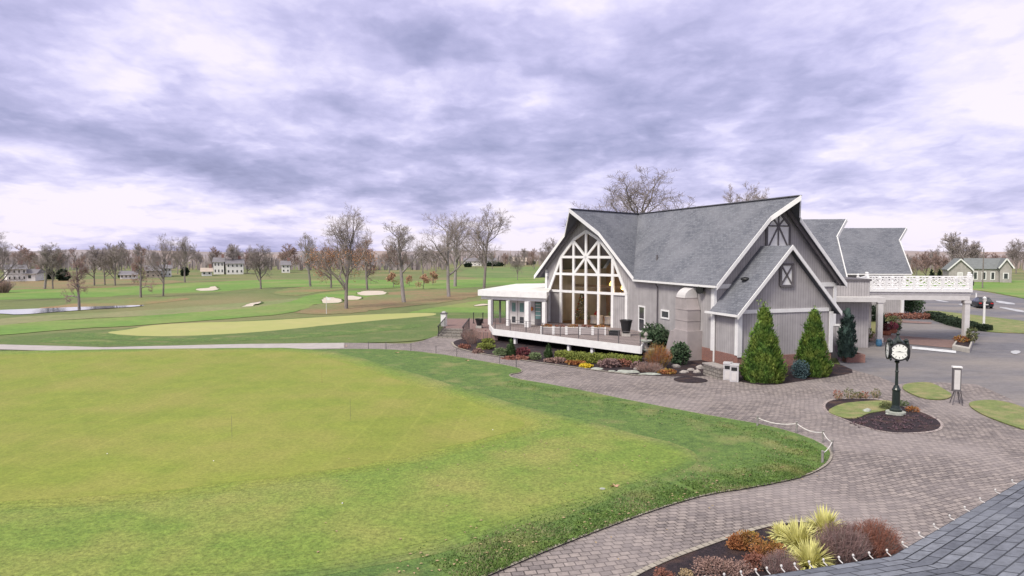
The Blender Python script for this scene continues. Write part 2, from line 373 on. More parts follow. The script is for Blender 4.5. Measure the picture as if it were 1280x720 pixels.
        if parent is not None: o.parent = parent
        return o

def tag(o, label=None, cat=None, group=None, kind=None):
    if label: o['label'] = label
    if cat: o['category'] = cat
    if group: o['group'] = group
    if kind: o['kind'] = kind
    return o
def empty(name, loc, label, cat, group=None, rz=0):
    o = bpy.data.objects.new(name, None); col.objects.link(o); o.location = loc; o.rotation_euler = (0, 0, rz)
    o.empty_display_size = .3
    return tag(o, label, cat, group)
def single(name, mb, m, loc, label, cat, group=None, smooth=False):
    """a thing that is one mesh, its origin at its base"""
    o = mb.build(name, m, off=loc, smooth=smooth); o.location = loc
    return tag(o, label, cat, group)
def copy_tree(o, loc, rz=0, sc=(1, 1, 1), label=None, group=None, kids=True):
    c = o.copy(); col.objects.link(c); c.location = loc; c.rotation_euler = (0, 0, rz); c.scale = sc
    if label: c['label'] = label
    if group: c['group'] = group
    if kids:
        for ch in list(o.children):
            k = ch.copy(); col.objects.link(k); k.parent = c
            for g in list(ch.children):
                q = g.copy(); col.objects.link(q); q.parent = k
    return c

# ---------------------------------------------------------------- ground sheets
def chaikin(p, n=2):
    for _ in range(n):
        q = []
        for i in range(len(p)):
            a, b = p[i], p[(i + 1) % len(p)]
            q += [(a[0] * .75 + b[0] * .25, a[1] * .75 + b[1] * .25), (a[0] * .25 + b[0] * .75, a[1] * .25 + b[1] * .75)]
        p = q
    return p
def jitter(p, amp, seed):
    out = []
    for i in range(len(p)):
        a, b = Vector(p[i]), Vector(p[(i + 1) % len(p)]); L = (b - a).length; n = max(1, min(24, int(L / 1.2)))
        for k in range(n):
            q = a.lerp(b, k / n); s = Vector((q.x * .6, q.y * .6, seed))
            w = Vector((q.x * .07, q.y * .05, seed)); w2 = 2.2 * amp if amp > .45 else 0
            out.append((q.x + amp * mnoise.noise(s) + w2 * mnoise.noise(w), q.y + amp * mnoise.noise(s + Vector((9, 5, 3))) + 1.5 * w2 * mnoise.noise(w + Vector((4, 2, 1)))))
    return out
LAYER = [0]
def sheet(name, pxs, m, z, smooth=2, amp=0.0, world=False, thick=0.0):
    p = pxs if world else [G(x, y) for x, y in pxs]
    if smooth: p = chaikin(p, smooth)
    if amp: p = jitter(p, amp, z * 1000)
    me = bpy.data.meshes.new(name); bm = bmesh.new()
    vs = [bm.verts.new((x, y, z)) for x, y in p]
    f = bm.faces.new(vs); bm.normal_update()
    if f.normal.z < 0: f.normal_flip()
    if thick:
        r = bmesh.ops.extrude_face_region(bm, geom=[f]); 
        for e in r['geom']:
            if isinstance(e, bmesh.types.BMVert): e.co.z += thick
        # original face stays below as the underside
    bmesh.ops.triangulate(bm, faces=[x for x in bm.faces if len(x.verts) > 4])
    bm.normal_update(); bmesh.ops.recalc_face_normals(bm, faces=bm.faces) if thick else None
    bm.to_mesh(me); bm.free(); me.materials.append(M[m]); o = bpy.data.objects.new(name, me); col.objects.link(o)
    return tag(o, kind='structure')

def build_ground():
    S = 3500
    mb = MB(); mb.face([(-S, -60, -.01), (S, -60, -.01), (S, S, -.01), (-S, S, -.01)])
    tag(mb.build('ground', 'ground', fix=False), kind='structure')
    z = iter(range(1, 60)); L = lambda: next(z) * .004
    # far course
    sheet('far_fairway', [(-120, 378), (-120, 364), (0, 360), (110, 361), (200, 356), (300, 350), (420, 349), (560, 352), (640, 344), (700, 342), (700, 352), (560, 362), (420, 360), (330, 358), (280, 366), (190, 366), (100, 373), (0, 376)], 'fairway', L(), 2, 1.5)
    sheet('far_rough', [(-80, 368), (-80, 350), (60, 349), (210, 349), (240, 352), (200, 356), (110, 361), (0, 362)], 'leafground', L(), 2, 1.5)
    sheet('hill_fairway', [(560, 341), (600, 334), (760, 333), (760, 345), (640, 348), (580, 347)], 'fairway2', L(), 2, 2)
    sheet('orange_leaf_ground', [(40, 387), (90, 379), (150, 373), (210, 370), (240, 374), (200, 379), (170, 382), (90, 386)], 'leaforange', L(), 2, 1)
    sheet('orange_leaf_ground', [(330, 366), (360, 359), (420, 358), (445, 361), (400, 365), (372, 371)], 'leaforange', L(), 2, 1)
    sheet('leaf_ground', [(350, 392), (380, 382), (440, 375), (480, 366), (520, 363), (580, 362), (600, 366), (590, 373), (560, 378), (500, 384), (450, 390), (400, 395)], 'leafground', L(), 2, 1)
    sheet('straw_rough', [(-60, 405), (0, 398), (60, 394), (150, 389), (230, 384), (330, 377), (400, 372), (340, 386), (250, 391), (150, 397), (60, 402), (0, 407), (-60, 412)], 'straw', L(), 2, .8)
    sheet('raised_green', [(355, 380), (380, 371), (420, 364), (470, 363), (480, 367), (460, 372), (430, 377), (390, 381), (365, 384)], 'fairway', L(), 2, .5)
    sheet('near_fairway', [(-60, 413), (0, 407), (60, 402), (160, 397), (250, 390), (330, 383), (372, 376), (400, 377), (370, 390), (320, 396), (220, 404), (150, 409), (80, 412), (0, 419), (-60, 424)], 'fairway', L(), 2, .5)
    sheet('side_fairway', [(500, 392), (560, 382), (600, 375), (700, 372), (760, 360), (800, 362), (760, 385), (660, 395), (560, 396), (520, 397)], 'fairway', L(), 2, .5)
    sheet('striped_rough', [(-60, 428), (40, 420), (110, 414), (180, 409), (360, 398), (540, 390), (640, 392), (640, 415), (545, 420), (528, 426), (480, 429), (300, 431), (100, 435), (-60, 433)], 'rough', L(), 2, .2)
    sheet('far_green', [(128, 416), (160, 413), (185, 407), (240, 404), (320, 402), (400, 397), (470, 393), (545, 391), (545, 395), (480, 400), (430, 405), (380, 410), (320, 416), (250, 420), (200, 421), (160, 420)], 'fargreen', L(), 2, .2)
    sheet('mown_stripe', [(45, 429), (50, 424), (85, 421), (110, 424), (160, 428), (250, 430), (160, 431.5), (80, 430.5)], 'lawn', L(), 2, .2)
    sheet('mown_stripe', [(80, 421), (95, 417), (130, 416), (160, 421), (230, 424), (330, 421), (440, 413), (520, 405), (540, 408), (440, 419), (330, 426), (230, 428), (130, 425)], 'lawn', L(), 2, .2)
    sheet('pond', [(-80, 392), (-40, 389), (0, 388), (50, 386), (100, 384), (150, 382.5), (178, 381.5), (180, 383), (150, 385), (100, 388), (50, 392), (20, 394), (0, 392)], 'water', L(), 2, .4)
    # right hand side
    sheet('right_lawn', [(1090, 352), (1200, 351), (1400, 350), (1500, 385), (1400, 392), (1280, 374), (1225, 362), (1150, 362), (1090, 362)], 'fairway', L(), 2, .5)
    zr = L()
    sheet('parking_lot', [(1050, 472), (1050, 456), (1040, 440), (1100, 425), (1120, 380), (1150, 366), (1210, 362), (1225, 364), (1280, 374), (1420, 398), (1700, 440), (1700, 640), (1280, 560), (1200, 510), (1100, 500)], 'asphalt', zr, 0)
    # pavers: the walk and the plaza
    sheet('paver_plaza', [(-90, 437.5), (0, 438), (60, 439.5), (130, 440.5), (250, 440), (350, 439), (430, 441), (520, 455), (600, 480), (700, 500), (800, 522), (900, 542), (980, 560), (1005, 574), (960, 597), (850, 612), (700, 668), (590, 730), (500, 800), (1500, 900), (1700, 760), (1400, 600), (1282, 515), (1262, 500), (1238, 489), (1220, 482), (1175, 479.5), (1140, 479), (1122, 482), (1100, 473), (1075, 466),
          (1050, 459), (1040, 455), (1000, 450), (900, 440), (800, 436), (640, 418), (575, 420), (545, 421), (528, 427), (510, 430.5), (430, 429.5), (300, 431), (130, 435), (60, 433), (0, 431.5), (-90, 430)], 'paver', L(), 0)
    sheet('cart_path', [(-90, 437.3), (0, 437.8), (60, 439.3), (130, 440.3), (250, 439.8), (350, 437.8), (430, 436.3), (430, 429.7), (300, 431.2), (130, 435.2), (60, 433.2), (0, 431.7), (-90, 430.2)], 'cartpath', L(), 0)
    # planting beds
    sheet('mulch_bed', [(565, 432), (567, 428), (575, 425), (610, 418), (700, 425), (800, 432), (905, 452), (905, 463), (890, 470), (872, 472.5), (845, 472), (800, 471), (760, 466), (700, 458), (640, 449.5), (600, 443), (578, 438)], 'mulch', L(), 1, .1)
    sheet('mulch_bed', [(905, 474), (920, 458), (1000, 455), (1045, 455), (1072, 466), (1045, 472), (1000, 478), (960, 484), (930, 480)], 'mulch', L(), 1, .1)
    sheet('clock_bed_edging', [(x, y) for x, y in isl(1.0)], 'paveredge', L(), 1)
    sheet('clock_bed', [(x, y) for x, y in isl(.95)], 'mulch', L(), 1, .05)
    zz = L()
    sheet('clock_bed_grass', [(1033, 516), (1048, 508), (1070, 505), (1095, 503.5), (1112, 503), (1120, 507), (1119, 513), (1100, 517), (1085, 520), (1072, 526), (1058, 526), (1044, 522)], 'isl', zz, 2, .1, thick=.03)
    sheet('island_lawn', [(1124, 485), (1140, 481), (1160, 480), (1172, 484), (1181, 490), (1191, 496), (1187, 501), (1172, 502.5), (1155, 501), (1138, 495)], 'isl', zz, 2, .05, thick=.04)
    sheet('island_lawn', [(1208, 508), (1218, 504), (1240, 502.5), (1262, 506), (1300, 520), (1340, 545), (1300, 545), (1280, 540), (1255, 532), (1225, 520)], 'isl', zz, 2, .05, thick=.04)
    sheet('island_lawn', [(1152, 392), (1162, 389), (1200, 393), (1240, 398), (1290, 404), (1400, 418), (1400, 428), (1290, 418), (1235, 417), (1195, 408), (1160, 400)], 'isl', zz, 2, .1, thick=.06)
    sheet('front_bed', [(780, 732), (801, 719), (841, 701), (880, 687), (910, 676), (959, 661), (1000, 655), (1060, 660), (1100, 670), (1124, 683), (1150, 720), (1100, 800), (800, 790)], 'mulch', zz, 1, .05)
    # leaf strip under the hedge in the plaza corner, damp patch on the pavers
    sheet('damp_soil', [(834, 474), (850, 472), (878, 474), (890, 477.5), (872, 480.5), (848, 479.5)], 'mulch', zz, 2, .44)
    sheet('brick_crosswalk', [(1090, 418), (1200, 427), (1196, 437), (1085, 427)], 'brickroad', zz, 0)
    sheet('painted_line', [(1140, 434.5), (1195, 440), (1195, 443), (1140, 437.5)], 'line', zz + .004, 0)
    for q in ([(1150, 371), (1175, 376), (1190, 379), (1170, 377)], [(1195, 380), (1222, 382), (1230, 386), (1206, 384)], [(1245, 376), (1270, 380), (1268, 382), (1245, 379)], [(1250, 384), (1285, 390), (1280, 392), (1250, 386)], [(1262, 441), (1272, 439), (1278, 442), (1268, 445)]):
        sheet('worn_patch', q, 'snow', zz + .004, 1, .15)
    # lawn round the practice green, a real edge standing 4 cm over the pavers
    sheet('lawn', [(-200, 441), (0, 439.5), (60, 441), (130, 442), (250, 441.5), (350, 439.5), (430, 438), (490, 438.5), (540, 443), (600, 453), (640, 460), (652, 464), (650, 468), (634, 470), (640, 475), (700, 485), (800, 506), (900, 525), (960, 535), (1010, 550), (1034, 563), (1039, 573),
          (1030, 586), (1000, 600), (940, 612), (880, 621), (820, 639), (760, 661), (700, 684), (650, 705), (585, 733), (460, 800), (-600, 900)], 'lawn', .02, 1, .05, thick=.11)
    CG = [(-300, 446), (0, 442), (150, 439.5), (300, 438), (380, 438), (440, 449), (500, 467), (560, 486), (640, 512), (700, 526), (780, 547), (840, 564), (862, 574), (840, 588), (790, 606), (740, 628), (680, 650), (600, 672), (540, 690), (300, 735), (-500, 760)]
    PG = [(-300, 450), (0, 446), (150, 442), (300, 440), (365, 441), (420, 451), (470, 467), (530, 486), (600, 508), (650, 523), (670, 535), (640, 548), (560, 568), (480, 586), (400, 598), (300, 612), (200, 625), (100, 633), (-300, 650)]
    def inset(pts, d):
        p = chaikin([G(x, y) for x, y in pts], 2); cx = sum(q[0] for q in p) / len(p); cy = sum(q[1] for q in p) / len(p); out = []
        for i, q in enumerate(p):
            a, b = p[i - 1], p[(i + 1) % len(p)]; t = Vector((b[0] - a[0], b[1] - a[1])); t.normalize(); n = Vector((t.y, -t.x))
            if n.dot(Vector((cx - q[0], cy - q[1]))) < 0 and abs(n.dot(Vector((cx - q[0], cy - q[1])))) > .5: n = -n
            out.append((q[0] + n.x * d, q[1] + n.y * d))
        return out
    zt = .134
    for i, (w_, mm) in enumerate(((-.45, 'mixC0'), (-.22, 'mixC1'), (0, 'mixC2'), (.25, 'collar'))):
        sheet('collar_grass', inset(CG, w_), mm, zt, 0, .16, world=True); zt += .004
    for i, (w_, mm) in enumerate(((-.5, 'mixA0'), (-.25, 'mixA1'), (0, 'mixA2'), (.3, 'green'))):
        sheet('putting_green', inset(PG, w_), mm, zt, 0, .22, world=True); zt += .004
    LE = [(540, 443), (600, 453), (640, 460), (652, 464), (650, 468), (634, 470), (640, 475), (700, 485), (800, 506), (900, 525), (960, 535), (1010, 550), (1034, 563), (1039, 573), (1030, 586), (1000, 600), (940, 612), (880, 621), (820, 639), (760, 661), (700, 684), (650, 705), (585, 733), (520, 765)]
    ribbon('lawn_edging', LE, .18, 'edging', .115)
    ribbon('bed_edging', [(565, 429), (567, 434), (578, 438.5), (600, 443.5), (640, 450), (700, 458.5), (760, 466.5), (800, 471.5)], .2, 'edging', .112)
    ribbon('bed_edging', [(780, 732), (801, 719), (841, 701), (880, 687), (910, 676), (959, 661), (1000, 655), (1060, 660)], .16, 'edging', .112)
    # bunkers: sand faces with turf lips
    for i, (pts, dz) in enumerate([([(247, 364.5), (250, 362), (262, 361), (270, 358), (276, 358), (275, 362), (265, 365), (252, 366)], .5), ([(305, 384), (315, 380), (330, 377), (334, 378), (325, 381), (312, 385)], .5),
                    ([(400, 377), (404, 373.5), (418, 373), (432, 376), (435, 379), (420, 381), (406, 381)], .7), ([(428, 373.5), (435, 370), (446, 372), (450, 374), (440, 377), (431, 376)], .6), ([(444, 368), (450, 364.5), (470, 364), (483, 366), (484, 370), (465, 372), (450, 371)], .7),
                    ([(590, 383), (600, 381), (612, 382), (608, 384), (595, 385)], .3)]):
        mx_ = sum(q[1] for q in pts) / len(pts); p = jitter(chaikin([G(x, mx_ + (y - mx_) * .62) for x, y in pts], 2), .7, i); cy = sum(q[1] for q in p) / len(p); y0 = min(q[1] for q in p); y1 = max(q[1] for q in p)
        dz *= .45; h = lambda y: .07 + dz * ((y - y0) / (y1 - y0)) ** 1.2
        mb = MB(); mb.face([(x, y, h(y)) for x, y in p]); n = len(p)
        o = mb.build('bunker_sand', 'sand'); tag(o, kind='structure')
        # turf lip behind
        mb = MB(); cx = sum(q[0] for q in p) / n
        ring = [(cx + (x - cx) * 1.12, cy + (y - cy) * 1.25 + .5, 0) for x, y in p]
        for k in range(n):
            j = (k + 1) % n; a, b = p[k], p[j]
            mb.face([(a[0], a[1], h(a[1]) + .03), (b[0], b[1], h(b[1]) + .03), ring[j], ring[k]])
        tag(mb.build('bunker_bank', 'fairway2' if i != 2 else 'rough'), kind='structure')

def ribbon(name, pxs, w, m, z, closed=False, world=False):
    """a course of edging stones following a line"""
    p = pxs if world else [G(x, y) for x, y in pxs]
    for _ in range(2):
        q = [p[0]]
        for a, b in zip(p, p[1:]): q += [(a[0] * .75 + b[0] * .25, a[1] * .75 + b[1] * .25), (a[0] * .25 + b[0] * .75, a[1] * .25 + b[1] * .75)]
        p = q + [p[-1]]
    mb = MB(); side = []
    for i, a in enumerate(p):
        d = Vector((p[min(i + 1, len(p) - 1)][0] - p[max(i - 1, 0)][0], p[min(i + 1, len(p) - 1)][1] - p[max(i - 1, 0)][1])).normalized()
        side.append(((a[0] + d.y * w / 2, a[1] - d.x * w / 2), (a[0] - d.y * w / 2, a[1] + d.x * w / 2)))
    u = 0
    for i in range(len(p) - 1):
        l = math.dist(p[i], p[i + 1]); (a, b), (c, d) = side[i], side[i + 1]
        mb.face([(*a, z), (*b, z), (*d, z), (*c, z)], [(u, 0), (u, w), (u + l, w), (u + l, 0)]); u += l
    return tag(mb.build(name, m), kind='structure')

def isl(k):
    pts = [(1026, 509), (1033, 502), (1050, 499.5), (1075, 499.5), (1100, 500.5), (1118, 506), (1140, 513), (1160, 519), (1175, 527), (1181, 534), (1175, 541), (1155, 544), (1125, 545), (1100, 542), (1075, 535), (1057, 528), (1045, 523), (1032, 517)]
    cx, cy = 1100, 521
    return [(cx + (x - cx) * k, cy + (y - cy) * k) for x, y in pts]

build_ground()

# ================================================================ clubhouse
A0 = (14.407, 43.095)
FS = Fr(A0, 72)                                    # small front wing, origin its left front corner
FM = Fr(FS.w(5.0, -2.6, 0)[:2], 72)                # main block, origin mid gable wall
FW = Fr((6.6, 60.3), 134.5)                        # window wing, origin mid gable wall
RZ, EZ = 11.25, 5.35
KM, KW = (RZ - EZ) / 5.35, (RZ - EZ) / 5.6

def isect(p, d, q, e):
    det = d[0] * (-e[1]) + e[0] * d[1]
    k = ((q[0] - p[0]) * (-e[1]) + e[0] * (q[1] - p[1])) / det
    return (p[0] + d[0] * k, p[1] + d[1] * k)
V1 = isect(FM.w(0, 0, 0)[:2], FM.t, FW.w(0, 0, 0)[:2], FW.t)
V2 = isect(FM.w(-5.35, 0, 0)[:2], FM.t, FW.w(5.6, 0, 0)[:2], FW.t)
VC = isect(FM.w(-5, 0, 0)[:2], FM.t, FW.w(0, 0, 0)[:2], FW.s)     # inner corner of the two walls

def clubhouse():
    c = empty('clubhouse', (*A0, 0), 'grey board-sided clubhouse with steep slate-coloured gables and a tall arched white-framed window', 'clubhouse')
    # --- roofs
    zm = lambda s: RZ - KM * abs(s); zw = lambda s: RZ - KW * abs(s)
    v1m, v2m, v1w, v2w = FM.loc(V1), FM.loc(V2), FW.loc(V1), FW.loc(V2)
    mb = MB()
    mb.roof(FM, [(0, 2.13), (-1.2, .7), (-5.35, .7), (-5.35, v2m[1]), (0, v1m[1])], zm, .2, 1.49)
    mb.roof(FM, [(0, 2.13), (1.2, .7), (5.35, .7), (5.35, -25.5), (0, -25.5)], zm, .2, 1.49)
    mb.roof(FM, [(0, v1m[1]), (-2.5, v1m[1] - 3.5), (-2.5, -25.5), (0, -25.5)], zm, .2, 1.49)
    mb.roof(FW, [(0, 2.33), (1.9, .7), (5.6, .7), (5.6, v2w[1]), (0, v1w[1])], zw, .2, 1.45)
    mb.roof(FW, [(0, 2.33), (-1.9, .7), (-5.6, .7), (-5.6, v1w[1] - 1), (0, v1w[1])], zw, .2, 1.45)
    rf = mb.build('roof', 'shingle', c)
    # rake boards and eave gutters, white
    def rake(fr, zf, W, bend, tip, name='rake_trim', m='white', h=.34, drop=.04, out=.7):
        for sg in (-1, 1):
            mb = MB(); P = [(0, tip), (sg * bend, out), (sg * W, out)]
            for (a, b) in zip(P, P[1:]):
                A = fr.w(a[0], a[1] + .03, zf(a[0]) + drop); B = fr.w(b[0], b[1] + .03, zf(b[0]) + drop)
                A2 = fr.w(a[0], a[1] + .09, zf(a[0]) + drop); B2 = fr.w(b[0], b[1] + .09, zf(b[0]) + drop)
                dn = lambda p: (p[0], p[1], p[2] - h)
                q = [A, B, dn(B), dn(A)]; q2 = [A2, B2, dn(B2), dn(A2)]
                mb.face(q2); mb.face(list(reversed(q)))
                for i in range(4): mb.face([q[i], q[(i + 1) % 4], q2[(i + 1) % 4], q2[i]])
            mb.build(name, m, c)
    rake(FM, zm, 5.36, 1.2, 2.13); rake(FW, zw, 5.6, 1.9, 2.33)
    # ridge cap
    mb = MB()
    mb.bar(FM.w(0, 2.1, RZ + .03), FM.w(0, v1m[1], RZ + .03), .3, .06); mb.bar(FW.w(0, 2.3, RZ + .032), FW.w(0, v1w[1], RZ + .032), .3, .06)
    mb.build('ridge_cap', 'ridge', rf)
    mb = MB(); mb.bar(FM.w(-5.42, .75, EZ - .1), FM.w(-5.42, v2m[1] + .1, EZ - .1), .13, .14)
    mb.build('gutter', 'white', c)
    mb = MB(); mb.tube([FM.w(-5.3, -7.3, EZ - .2), FM.w(-5.12, -7.3, EZ - .5), FM.w(-5.12, -7.3, 1.0)], .05, 6)
    mb.build('downspout', 'trimgrey', c)
    mb = MB(); mb.tube([FM.w(-3.9, -9.5, zm(-3.9) - .1), FM.w(-3.9, -9.5, zm(-3.9) + .38)], .07, 8); mb.build('vent_pipe', 'trimgrey', c)
    # soffit rafters under the prows
    for fr, zf, b in ((FM, zm, 5.1), (FW, zw, 5.3)):
        for sg in (-1, 1): MB().bar(fr.w(0, .42, RZ - .35), fr.w(sg * b, .42, zf(b) - .35), .16, .26).build('rafter', 'trimgrey', c)
    # --- main block walls
    gp = lambda W, z0, zf, dz=.22: [(-W, z0), (W, z0), (W, zf(W) - dz), (0, zf(0) - dz), (-W, zf(W) - dz)]
    mb = MB(); mb.prism(FM, gp(5, 0, zm), 0, -.2)
    mb.build('gable_wall', 'siding', c)
    sl = FM.loc(VC)[1]
    FL = Fr(FM.w(-5, 0, 0)[:2], 162)       # left long wall, s runs toward the viewer's right; outward t
    mb = MB(); mb.box(FL, sl, -.205, -.2, 0, 0, 5.45)
    side = mb.build('side_wall', 'siding', c)
    mb = MB(); mb.box(FM, 4.8, 5, -.21, -25.5, 0, 5.4); mb.box(FM, -5, 4.79, -25.3, -25.5, 0, 5.4); mb.build('rear_wall', 'siding', c)
    mb = MB(); mb.prism(FM, [(-5, 5.4), (5, 5.4), (0, 10.9)], -25.3, -25.5); mb.build('rear_wall', 'siding', c)
    mb = MB(); mb.box(FL, -3.4, -.0, .003, .03, 0, 1.0); mb.build('brick_base', 'brick', side)
    # narrow door-height window and small square window in the long wall (positions measured back from the near corner)
    def window(fr, s0, s1, z0, z1, parent, t=0.0, fw=.12, name='window', pane='darkglass', fm='white', mull=()):
        mb = MB()
        mb.box(fr, s0 - fw, s0, t + .005, t + .07, z0 - fw, z1 + fw); mb.box(fr, s1, s1 + fw, t + .005, t + .07, z0 - fw, z1 + fw)
        mb.box(fr, s0, s1, t + .005, t + .07, z1, z1 + fw); mb.box(fr, s0, s1, t + .005, t + .075, z0 - fw, z0)
        for k, u in mull:
            if k == 'v': mb.box(fr, u - .025, u + .025, t + .012, t + .05, z0, z1)
            else: mb.box(fr, s0, s1, t + .012, t + .048, u - .025, u + .025)
        w = mb.build(name, fm, parent)
        mb = MB(); mb.box(fr, s0 + .001, s1 - .001, t + .003, t + .02, z0 + .001, z1 - .001); mb.build('pane', pane, w)
        return w
    window(FL, -10.3, -9.45, 1.2, 3.1, side, mull=(('h', 2.15),))
    window(FL, -6.75, -5.75, 2.6, 3.05, side)
    for ar in ((FM, -5.1, -4.88, .005, .09, 3.7, 5.35), (FM, 4.88, 5.1, .005, .09, .9, 5.35), (FL, -.3, 0.0, .005, .07, .9, 5.3)): MB().box(*ar).build('corner_board', 'white', c)
    for ar in ((-4.87, -3.2), (3.2, 4.87)): MB().box(FM, *ar, .006, .08, 5.1, 5.4).build('band_board', 'white', c)
    # barn style lattice window in the main gable
    def lattice(fr, s0, s1, z0, z1, t, par, gable=0, cross='star'):
        f = MB(); sm = (s0 + s1) / 2
        outl = [(s0, z0), (s1, z0), (s1, z1)] + ([(sm, z1 + gable)] if gable else []) + [(s0, z1)]
        f.prism(fr, outl, t + .01, t + .05)
        w = f.build('lattice_window', 'white', par)  # plain white panel colour stands in for the panes' bright reflection
        g = MB(); T = t + .066
        def b(a, c2, w=.09): g.bar(fr.w(a[0], T, a[1]), fr.w(c2[0], T, c2[1]), w, w)
        n = len(outl)
        for i in range(n): b(outl[i], outl[(i + 1) % n], .14)
        cz = z1 - .1 if cross == 'star' else (z0 + z1) / 2
        if cross == 'star':
            zl = z0 + .35
            b((s0, zl), (s1, zl)); b((sm, z0), (sm, z1 + gable)); b((s0, z1), (s1, z1)); b((s0, zl), (sm, z1)); b((s1, zl), (sm, z1))
            b((sm, z1), ((s0 + sm) / 2, z1 + gable / 2)); b((sm, z1), ((s1 + sm) / 2, z1 + gable / 2))
        else: b((s0, z0), (s1, z1)); b((s0, z1), (s1, z0))
        g.build('glazing_bars', 'trimgrey', w)
    lattice(FM, -.95, .95, 7.3, 9.35, .0, c, gable=1.0)
    # --- small front wing: centre line s=3.65
    zs = lambda s: 7.97 - 1.08 * abs(s - 3.65)
    mb = MB()
    for sg in (-1, 1):
        e = 3.65 + sg * 4.05
        pts = [(3.65, .45), (e, .45), (e, -2.6 if sg < 0 else -2.6), (3.65, -2.6)]
        mb.roof(FS, pts, zs, .18, 1.47)
    rs = mb.build('front_wing_roof', 'shingle', c)
    for sg in (-1, 1):
        mb = MB(); e = 3.65 + sg * 4.07
        A = FS.w(3.65, .47, 7.97 + .04); B = FS.w(e, .47, zs(e) + .04); A2 = FS.w(3.65, .54, 8.01); B2 = FS.w(e, .54, zs(e) + .04)
        dn = lambda p: (p[0], p[1], p[2] - .3)
        q = [A, B, dn(B), dn(A)]; q2 = [A2, B2, dn(B2), dn(A2)]
        mb.face(q2); mb.face(list(reversed(q)))
        for i in range(4): mb.face([q[i], q[(i + 1) % 4], q2[(i + 1) % 4], q2[i]])
        mb.build('rake_trim', 'white', rs)
    mb = MB(); mb.bar(FS.w(-.45, .5, 3.52), FS.w(-.45, -3.0, 3.52), .12, .14); mb.build('gutter', 'white', rs)
    mb = MB(); mb.blob(FS.w(1.5, -1.4, zs(1.5) + .12), (.3, .3, .14), 3, 2, .1); mb.build('roof_vent', 'black', rs)
    mb = MB(); mb.prism(FS, [(0, 0), (7.3, 0), (7.3, 3.85), (3.65, 7.77), (0, 3.85)], 0, -.2)
    fw = mb.build('front_wing_wall', 'siding', c)
    FSL = Fr(A0, 162)
    MB().box(FSL, -2.6, -.205, -.2, 0, 0, 3.8).build('front_wing_wall', 'siding', c); MB().box(FS, 7.1, 7.3, -.21, -2.6, 0, 3.8).build('front_wing_wall', 'siding', c)
    MB().box(FS, -.04, 7.34, .003, .05, 0, .85).build('brick_base', 'brick', c); MB().box(FSL, -2.58, .05, .003, .051, 0, .95).build('brick_base', 'brick', c)
    for ar in ((FS, -.09, .22, .052, .11, .85, 3.55), (FS, 7.1, 7.4, .052, .11, .85, 3.6), (FSL, -.22, .113, .054, .11, .95, 3.5)): MB().box(*ar).build('corner_board', 'white', c)
    mb = MB(); mb.box(FS, .23, 7.09, .006, .06, 3.62, 3.86); mb.build('band_board', 'white', fw)
    mb = MB(); mb.tube([FSL.w(-2.45, .12, 3.45), FSL.w(-2.45, .1, 3.2), FSL.w(-2.45, .1, .2)], .065, 6); mb.build('downspout', 'white', c)
    lattice(FS, 3.12, 4.08, 5.35, 6.75, 0, fw, cross='x')
    # --- window wing
    wp = lambda s: zw(s) - .22
    sR = FW.loc(VC)[0]
    mb = MB()
    for poly in ([(-4.75, 0), (-2.9, 0), (-2.9, 4), (-4.75, 4)], [(2.9, 0), (sR, 0), (sR, 4), (2.9, 4)],
                 [(-4.75, 4), (-4.35, 4), (-2.9, 7.1), (-3.8, wp(3.8)), (-4.75, wp(4.75))], [(sR, 4), (4.35, 4), (2.9, 7.1), (3.8, wp(3.8)), (sR, wp(sR))],
                 [(-3.8, wp(3.8)), (-2.9, 7.1), (-1.38, 8.68), (-2.26, wp(2.26))], [(3.8, wp(3.8)), (2.9, 7.1), (1.38, 8.68), (2.26, wp(2.26))],
                 [(-2.26, wp(2.26)), (-1.38, 8.68), (0, 9.42), (0, wp(0))], [(2.26, wp(2.26)), (1.38, 8.68), (0, 9.42), (0, wp(0))], [(-2.9, 0), (2.9, 0), (2.9, 1), (-2.9, 1)]):
        mb.prism(FW, poly, 0, -.18)
    ww = mb.build('gable_wall', 'siding', c)
    mb = MB(); mb.box(FW, -4.75, -4.55, -.19, -10, 0, 5.9); mb.build('side_wall', 'siding', c)
    T = .03
    g = MB()
    gb = lambda a, b, w=.2: g.bar(FW.w(a[0], T + .02, a[1]), FW.w(b[0], T + .02, b[1]), .13, w)
    def gb(a, b, w=.2, T=T):
        d = Vector((b[0] - a[0], b[1] - a[1])).normalized(); n = Vector((-d.y, d.x)) * w / 2
        g.prism(FW, [(a[0] + n.x, a[1] + n.y), (b[0] + n.x, b[1] + n.y), (b[0] - n.x, b[1] - n.y), (a[0] - n.x, a[1] - n.y)], T - .05, T + .09)
    arch = [(-4.35, 1), (-4.35, 4), (-2.9, 7.1), (-1.38, 8.68), (0, 9.42), (1.38, 8.68), (2.9, 7.1), (4.35, 4), (4.35, 1)]
    for a, b in zip(arch, arch[1:]): gb(a, b, .24)
    tops = {-2.9: 7.0, -1.41: 8.6, 0: 9.3, 1.41: 8.6, 2.9: 7.0}
    for s, zt in tops.items(): gb((s, 1.0), (s, zt), .22 if abs(s) < 2.5 else .26, T + .004)
    for z, w in ((4.0, 4.3), (5.58, 3.6), (7.12, 2.9)): gb((-w, z), (w, z), .22, T + .008)
    gb((0, 7.12), (-1.4, 8.55), .2, T + .012); gb((0, 7.12), (1.4, 8.55), .2, T + .012); gb((0, 7.12), (-1.4, 5.6), .2, T + .012); gb((0, 7.12), (1.4, 5.6), .2, T + .012)
    g.box(FW, -3.0, 3.0, -.1, .16, .88, 1.0)
    aw = g.build('arched_window', 'white', c)
